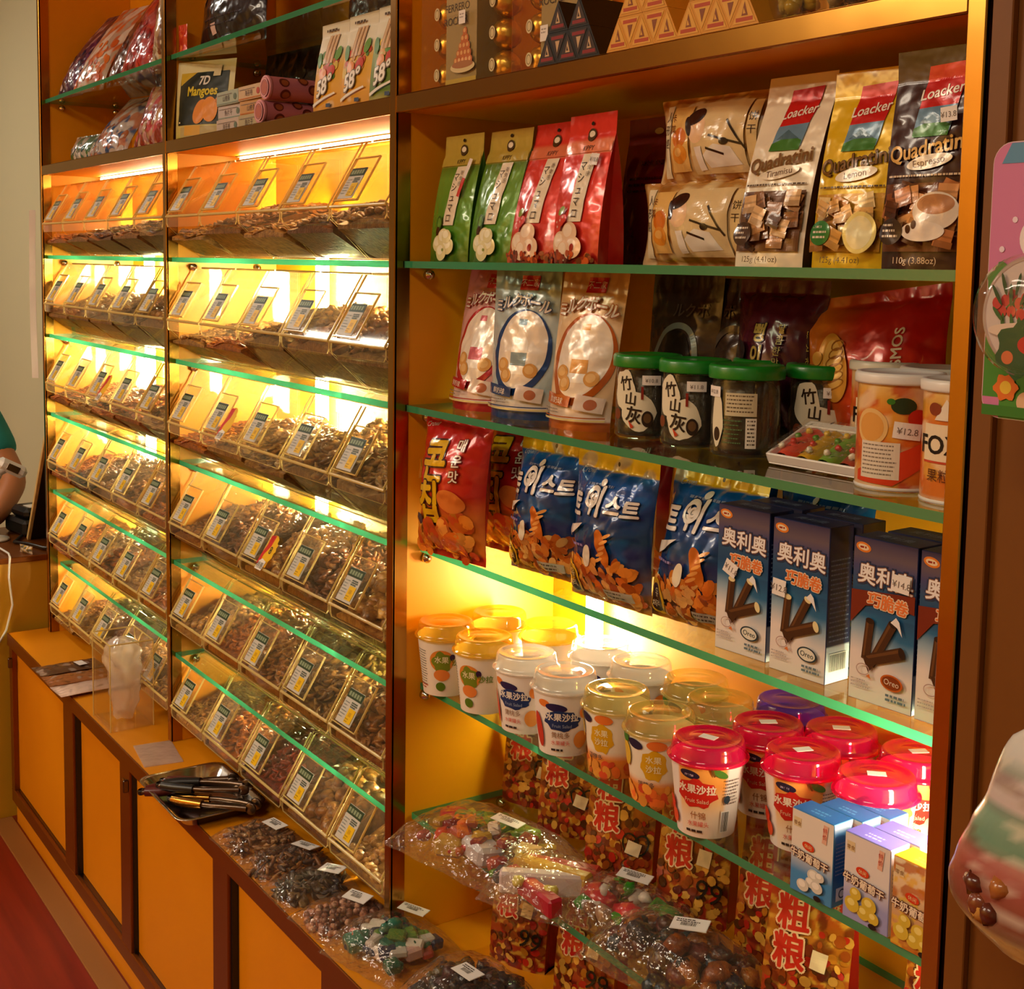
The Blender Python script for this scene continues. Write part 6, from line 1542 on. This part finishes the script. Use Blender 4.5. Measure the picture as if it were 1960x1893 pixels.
# ================================================================== far left: till counter, assistant, odds and ends
M_DESK = simple('till_counter_laminate', '#cf9a1e', .45, 0, None, .05, .4, (3, '#c8921a', (1, 1, 1)))
t = thing('till_counter', 'plain yellow till counter at the far end of the shelving', 'counter', (-3.35, -.15, 0), 0)
b = MB(); b.box(-.15, .275, -.9, .33, .0, .735, M_DESK); b.build('panel_body', t)
b = MB(); b.box(-.17, .28, -.91, .335, .7355, .752, M_DARKFR, .002); b.build('top_board', t)
DZ = .7525
b = MB(); Mx = Matrix.Translation((-3.292, .15, DZ)) @ Matrix.Rotation(math.atan2(.225, .34), 4, 'Y')
b.box(-.006, .006, -.125, .15, 0.004, .40, M_BLACK, .001, M=Mx); b.box(-.0065, .0065, -.135, -.1255, .004, .402, M_WOOD, .001, M=Mx)
place(b, 'leaning_board', 'black board with a pale wooden edge leaning on the end of the shelving', 'board', (0, 0, 0))
t = thing('card_printer', 'black till printer on the yellow counter', 'printer', (-3.40, .06, DZ + .0003), 10)
b = MB(); b.box(-.07, .07, -.06, .06, 0, .05, M_BLACK, .01); b.box(-.05, .06, -.05, .05, .05, .085, M_BLACK, .012); b.build('printer_case', t)
b = MB(); b.box(.0, .05, -.03, .03, .085, .0865, M_WHITEP); b.build('paper_slot', t)
t = thing('barcode_scanner', 'white hand scanner on a curved stand on the yellow counter', 'scanner', (-3.335, -.075, DZ + .0003), 0)
b = MB(); b.lathe([(0, 0), (.05, 0), (.05, .006), (.012, .014), (0, .014)], M_WHITEP, 30); b.build('stand_foot', t)
b = MB(); b.tube([(0, 0, .012), (.004, 0, .08), (.0, .004, .16), (-.0, .02, .205), (0, .05, .222)], [.014, .013, .015, .018, .02], M_WHITEP, 14); b.build('stand_neck', t)
b = MB(); Mx = Matrix.Translation((0, .055, .215)) @ Matrix.Rotation(-.5, 4, 'X'); b.box(-.026, .026, -.04, .05, -.017, .02, M_WHITEP, .012, M=Mx); b.build('scanner_head', t)
b = MB(); b.box(.0262, .0275, -.014, .024, -.008, .012, M_STEELD, .001, M=Mx); w_ = b.build('scan_window', t); w_['label'] = 'grey scanner window'
b = MB(); b.tube([(-3.28, -.09, DZ + .006), (-3.2, -.085, DZ + .005), (-3.1, -.08, DZ + .006), (-3.066, -.085, DZ + .003), (-3.061, -.09, .70), (-3.060, -.082, .62), (-3.061, -.1, .55), (-3.060, -.13, .5)], .003, M_WHITEP, 8)
place(b, 'white_cable', 'white cable running down the side of the yellow counter', 'cable', (0, 0, 0))
b = MB(); b.tube([(-3.33, .01, DZ + .006), (-3.25, -.03, DZ + .006), (-3.2, .0, DZ + .006), (-3.12, .02, DZ + .008), (-3.09, .08, DZ + .006)], .005, M_BLACK, 8)
place(b, 'black_cable', 'black cable lying on top of the yellow counter', 'cable', (0, 0, 0))
place(pouch('snack_bag', 60, 22, 14, 'P', mottle(flatcol('#d8c8b0'), 3, 14, ['#c8a02c', '#4a4a3a'], .9, .1), None, back='#c8a880', seed=3)[0], 'sweet_packet', 'small yellow and white packet lying on the yellow counter', 'packet', (-3.11, -.03, DZ + .0003), 20)
# papers taped on the end of the shelving
b = MB(); X, Y = np.meshgrid(np.linspace(0, .032, 7), np.linspace(0, .46, 24)); S_ = .006 * np.sin(Y * 14) + .35 * X * 0
b.grid(np.stack([-3.0035 - .006 - .012 * np.sin(Y * 7) - .35 * X * (1 - .4 * Y), -.012 - X * .45 + 0 * Y, 1.262 + Y], -1), M_WHITE); b.grid(np.stack([-3.0045 - .006 - .012 * np.sin(Y * 7) - .35 * X * (1 - .4 * Y), -.0115 - X * .45 + 0 * Y, 1.262 + Y], -1), M_WHITE, '#ffffff', True, False, True)
place(b, 'hanging_paper_strip', 'long white paper strip hanging on the far end of the shelving', 'paper', (0, 0, 0))

def assistant():
    t = thing('person', 'person in a teal short sleeved top seated behind the yellow counter, elbow bent', 'person', (-3.78, -.22, 0), 0)
    def skin_body(name, verts, edges, rad, mat, sub=2):
        me = bpy.data.meshes.new(name); me.from_pydata(verts, edges, []); me.update()
        o = bpy.data.objects.new(name, me); COL.objects.link(o)
        sk = o.modifiers.new('skin', 'SKIN'); sk.use_smooth_shade = True
        for i, r in enumerate(rad): me.skin_vertices[0].data[i].radius = r if isinstance(r, tuple) else (r, r)
        me.skin_vertices[0].data[0].use_root = True
        ss = o.modifiers.new('sub', 'SUBSURF'); ss.levels = sub; ss.render_levels = sub
        dg = bpy.context.evaluated_depsgraph_get(); ev = o.evaluated_get(dg)
        m2 = bpy.data.meshes.new_from_object(ev); m2.materials.clear(); m2.materials.append(mat)
        for p in m2.polygons: p.use_smooth = True
        bpy.data.objects.remove(o); r_ = bpy.data.objects.new(name, m2); COL.objects.link(r_); r_.parent = t; return r_
    # one continuous body: pelvis, spine, neck, head, arms with fingers, seated legs (facing +x)
    V = [(0, 0, .50), (0, 0, .68), (.01, 0, .90), (.0, 0, 1.12), (.01, 0, 1.24), (.03, 0, 1.31), (.05, 0, 1.40), (.055, 0, 1.47)]
    E = [(0, 1), (1, 2), (2, 3), (3, 4), (4, 5), (5, 6), (6, 7)]
    Rd = [(.13, .16), (.12, .14), (.12, .15), (.12, .165), (.06, .07), .052, (.085, .075), (.07, .062)]
    def chain(start, pts, rads):
        p = start
        for q, r in zip(pts, rads): V.append(q); Rd.append(r); E.append((p, len(V) - 1)); p = len(V) - 1
        return p
    # left arm: elbow out over the counter, forearm lowered
    k = chain(3, [(.01, .17, 1.16), (.10, .20, 1.06), (.235, .265, .885), (.33, .18, .80), (.41, .08, .785), (.455, .03, .785)], [.062, .053, .045, .036, .028, .032])
    for dx, dy, L in ((.02, -.03, .03), (.034, -.022, .036), (.044, -.008, .036), (.046, .01, .028)):
        chain(k, [(.455 + dx, .03 + dy, .79), (.455 + dx * 1.6, .03 + dy * 1.6 - L * .5, .778), (.455 + dx * 1.7, .03 + dy * 1.8 - L, .768)], [.010, .009, .0075])
    chain(k, [(.44, .0, .80), (.455, -.04, .79)], [.011, .009])
    k = chain(3, [(.01, -.17, 1.16), (.06, -.22, 1.02), (.14, -.25, .86), (.28, -.17, .80), (.37, -.10, .79), (.41, -.07, .79)], [.062, .053, .045, .036, .028, .032])
    for dx, dy, L in ((.03, .02, .03), (.04, .006, .036), (.042, -.01, .034), (.036, -.024, .028)):
        chain(k, [(.41 + dx, -.07 + dy, .79), (.41 + dx * 1.6 + L * .5, -.07 + dy * 1.4, .78), (.41 + dx * 1.7 + L, -.07 + dy * 1.5, .768)], [.010, .009, .0075])
    chain(k, [(.42, -.04, .80), (.455, -.03, .79)], [.011, .009])
    for s_ in (-1, 1):
        chain(0, [(.05, s_ * .10, .48), (.16, s_ * .11, .47), (.175, s_ * .11, .28), (.15, s_ * .11, .08), (.175, s_ * .11, .04)], [.085, .065, .05, .04, .035])
    body = skin_body('body', V, E, Rd, M_SKIN)
    # teal top: torso and short sleeves, slightly larger than the body
    V2 = [(0, 0, .60), (.0, 0, .78), (.01, 0, .95), (.0, 0, 1.13), (.01, 0, 1.225)]; E2 = [(0, 1), (1, 2), (2, 3), (3, 4)]; R2 = [(.15, .18), (.14, .165), (.135, .165), (.135, .18), (.075, .09)]
    for s_, pts in ((1, [(.01, .175, 1.155), (.10, .203, 1.06), (.185, .243, .95)]), (-1, [(.01, -.175, 1.155), (.05, -.215, 1.05), (.095, -.238, .945)])):
        p = 3
        for q, r in zip(pts, (.075, .068, .062)): V2.append(q); R2.append(r); E2.append((p, len(V2) - 1)); p = len(V2) - 1
    shirt = skin_body('teal_top', V2, E2, R2, M_TEAL); shirt['label'] = 'teal short sleeved top'
    b = MB(); n = 22; TH, PH = np.meshgrid(np.linspace(0, 2 * math.pi, n, endpoint=False), np.linspace(.02, 1.9, 12))
    b.grid(np.stack([.04 + .098 * np.sin(PH) * np.cos(TH) - .012, .084 * np.sin(PH) * np.sin(TH), 1.428 + .102 * np.cos(PH) - .055 * (np.cos(TH) < -.2) * np.sin(PH)], -1)[:9], M_HAIR, '#ffffff', True, True); b.build('hair', t)
    f_ = MB()
    for s_ in (-1, 1):
        V_, F_ = nugget(random.Random(1), 'round', .010); f_.add(V_ * np.array([.5, 1.2, .7]) + np.array([.131, s_ * .03, 1.432]), F_, M_BLACK, smooth=True)
        V_, F_ = nugget(random.Random(2), 'round', .02); f_.add(V_ * np.array([.6, .35, 1.2]) + np.array([.05, s_ * .083, 1.42]), F_, M_SKIN, smooth=True)
    V_, F_ = nugget(random.Random(3), 'round', .014); f_.add(V_ * np.array([1, .8, 1.5]) + np.array([.138, 0, 1.408]), F_, M_SKIN, smooth=True)
    V_, F_ = nugget(random.Random(4), 'round', .02); f_.add(V_ * np.array([.4, 1.1, .3]) + np.array([.128, 0, 1.373]), F_, M_RUBY, smooth=True)
    f_.build('face', t)
    s = thing('stool', 'plain stool under the seated person behind the yellow counter', 'stool', (-3.78, -.22, 0), 0)
    b = MB(); b.lathe([(0, .30), (.15, .30), (.16, .31), (.16, .325), (.15, .335), (0, .335)], M_WOOD, 30); b.build('seat', s)
    for q in range(4):
        an = q * math.pi / 2 + .7; b = MB(); b.tube([(.11 * math.cos(an), .11 * math.sin(an), .30), (.15 * math.cos(an), .15 * math.sin(an), .001)], .014, M_WOOD, 10); b.build('leg', s)
assistant()
# ------------------------------------------------------------------ lights
def area(name, loc, rot, sx, sy, energy, col):
    l = bpy.data.lights.new(name, 'AREA'); l.shape = 'RECTANGLE'; l.size = sx; l.size_y = sy; l.energy = energy; l.color = col
    o = bpy.data.objects.new(name, l); COL.objects.link(o); o.location = loc; o.rotation_euler = rot; return o
area('overhead_light', (.5, -1.9, 2.95), (0, 0, 0), 1.2, .3, 25, (1, .84, .64))
area('overhead_light', (-1.6, -2.3, 2.95), (0, 0, 0), 1.2, .3, 25, (1, .84, .64))
area('overhead_light', (-2.6, -3.5, 2.95), (0, 0, 0), 1.8, .3, 70, (1, .84, .62))  # added fill: brightens the front wall so the gold post reflects it
area('overhead_light', (-4.6, -1.2, 2.95), (0, 0, 0), 1.2, .3, 30, (1, .92, .78))
w = bpy.data.worlds.new('world'); SC.world = w; w.use_nodes = True
w.node_tree.nodes['Background'].inputs['Color'].default_value = (1, .85, .65, 1)
w.node_tree.nodes['Background'].inputs['Strength'].default_value = .02

# ------------------------------------------------------------------ camera
cam = bpy.data.cameras.new('camera'); co = bpy.data.objects.new('camera', cam); COL.objects.link(co); SC.camera = co
f, cx, cy = 2499.28, 1011.27, 751.63
yaw, pit, rol = .9673, .0979, .0177
cam.sensor_fit = 'HORIZONTAL'; cam.sensor_width = 36.0; cam.lens = 36.0 * f / 1960
cam.shift_x = -(cx - 980) / 1960; cam.shift_y = -(946.5 - cy) / 1960
cam.clip_start = .02
fw = Vector((-math.sin(yaw) * math.cos(pit), math.cos(yaw) * math.cos(pit), -math.sin(pit)))
r = Vector((math.cos(yaw), math.sin(yaw), 0)); u = r.cross(fw)
c_, s_ = math.cos(rol), math.sin(rol)
r2 = r * c_ + u * s_; u2 = u * c_ - r * s_
m = Matrix((r2, u2, -fw)).transposed().to_4x4(); m.translation = (.7173, -.9363, 1.5983)
co.matrix_world = m

SC.view_settings.view_transform = 'Standard'; SC.view_settings.look = 'None'; SC.view_settings.gamma = 1; SC.view_settings.exposure = 0.06
SC.view_settings.use_curve_mapping = False
cy_ = SC.cycles
cy_.transparent_max_bounces = 48; cy_.max_bounces = 7; cy_.diffuse_bounces = 3; cy_.glossy_bounces = 3; cy_.transmission_bounces = 4
cy_.caustics_reflective = False; cy_.caustics_refractive = False; cy_.sample_clamp_indirect = 6.0; cy_.blur_glossy = .5
cy_.use_denoising = True; cy_.use_adaptive_sampling = True; cy_.adaptive_threshold = .02
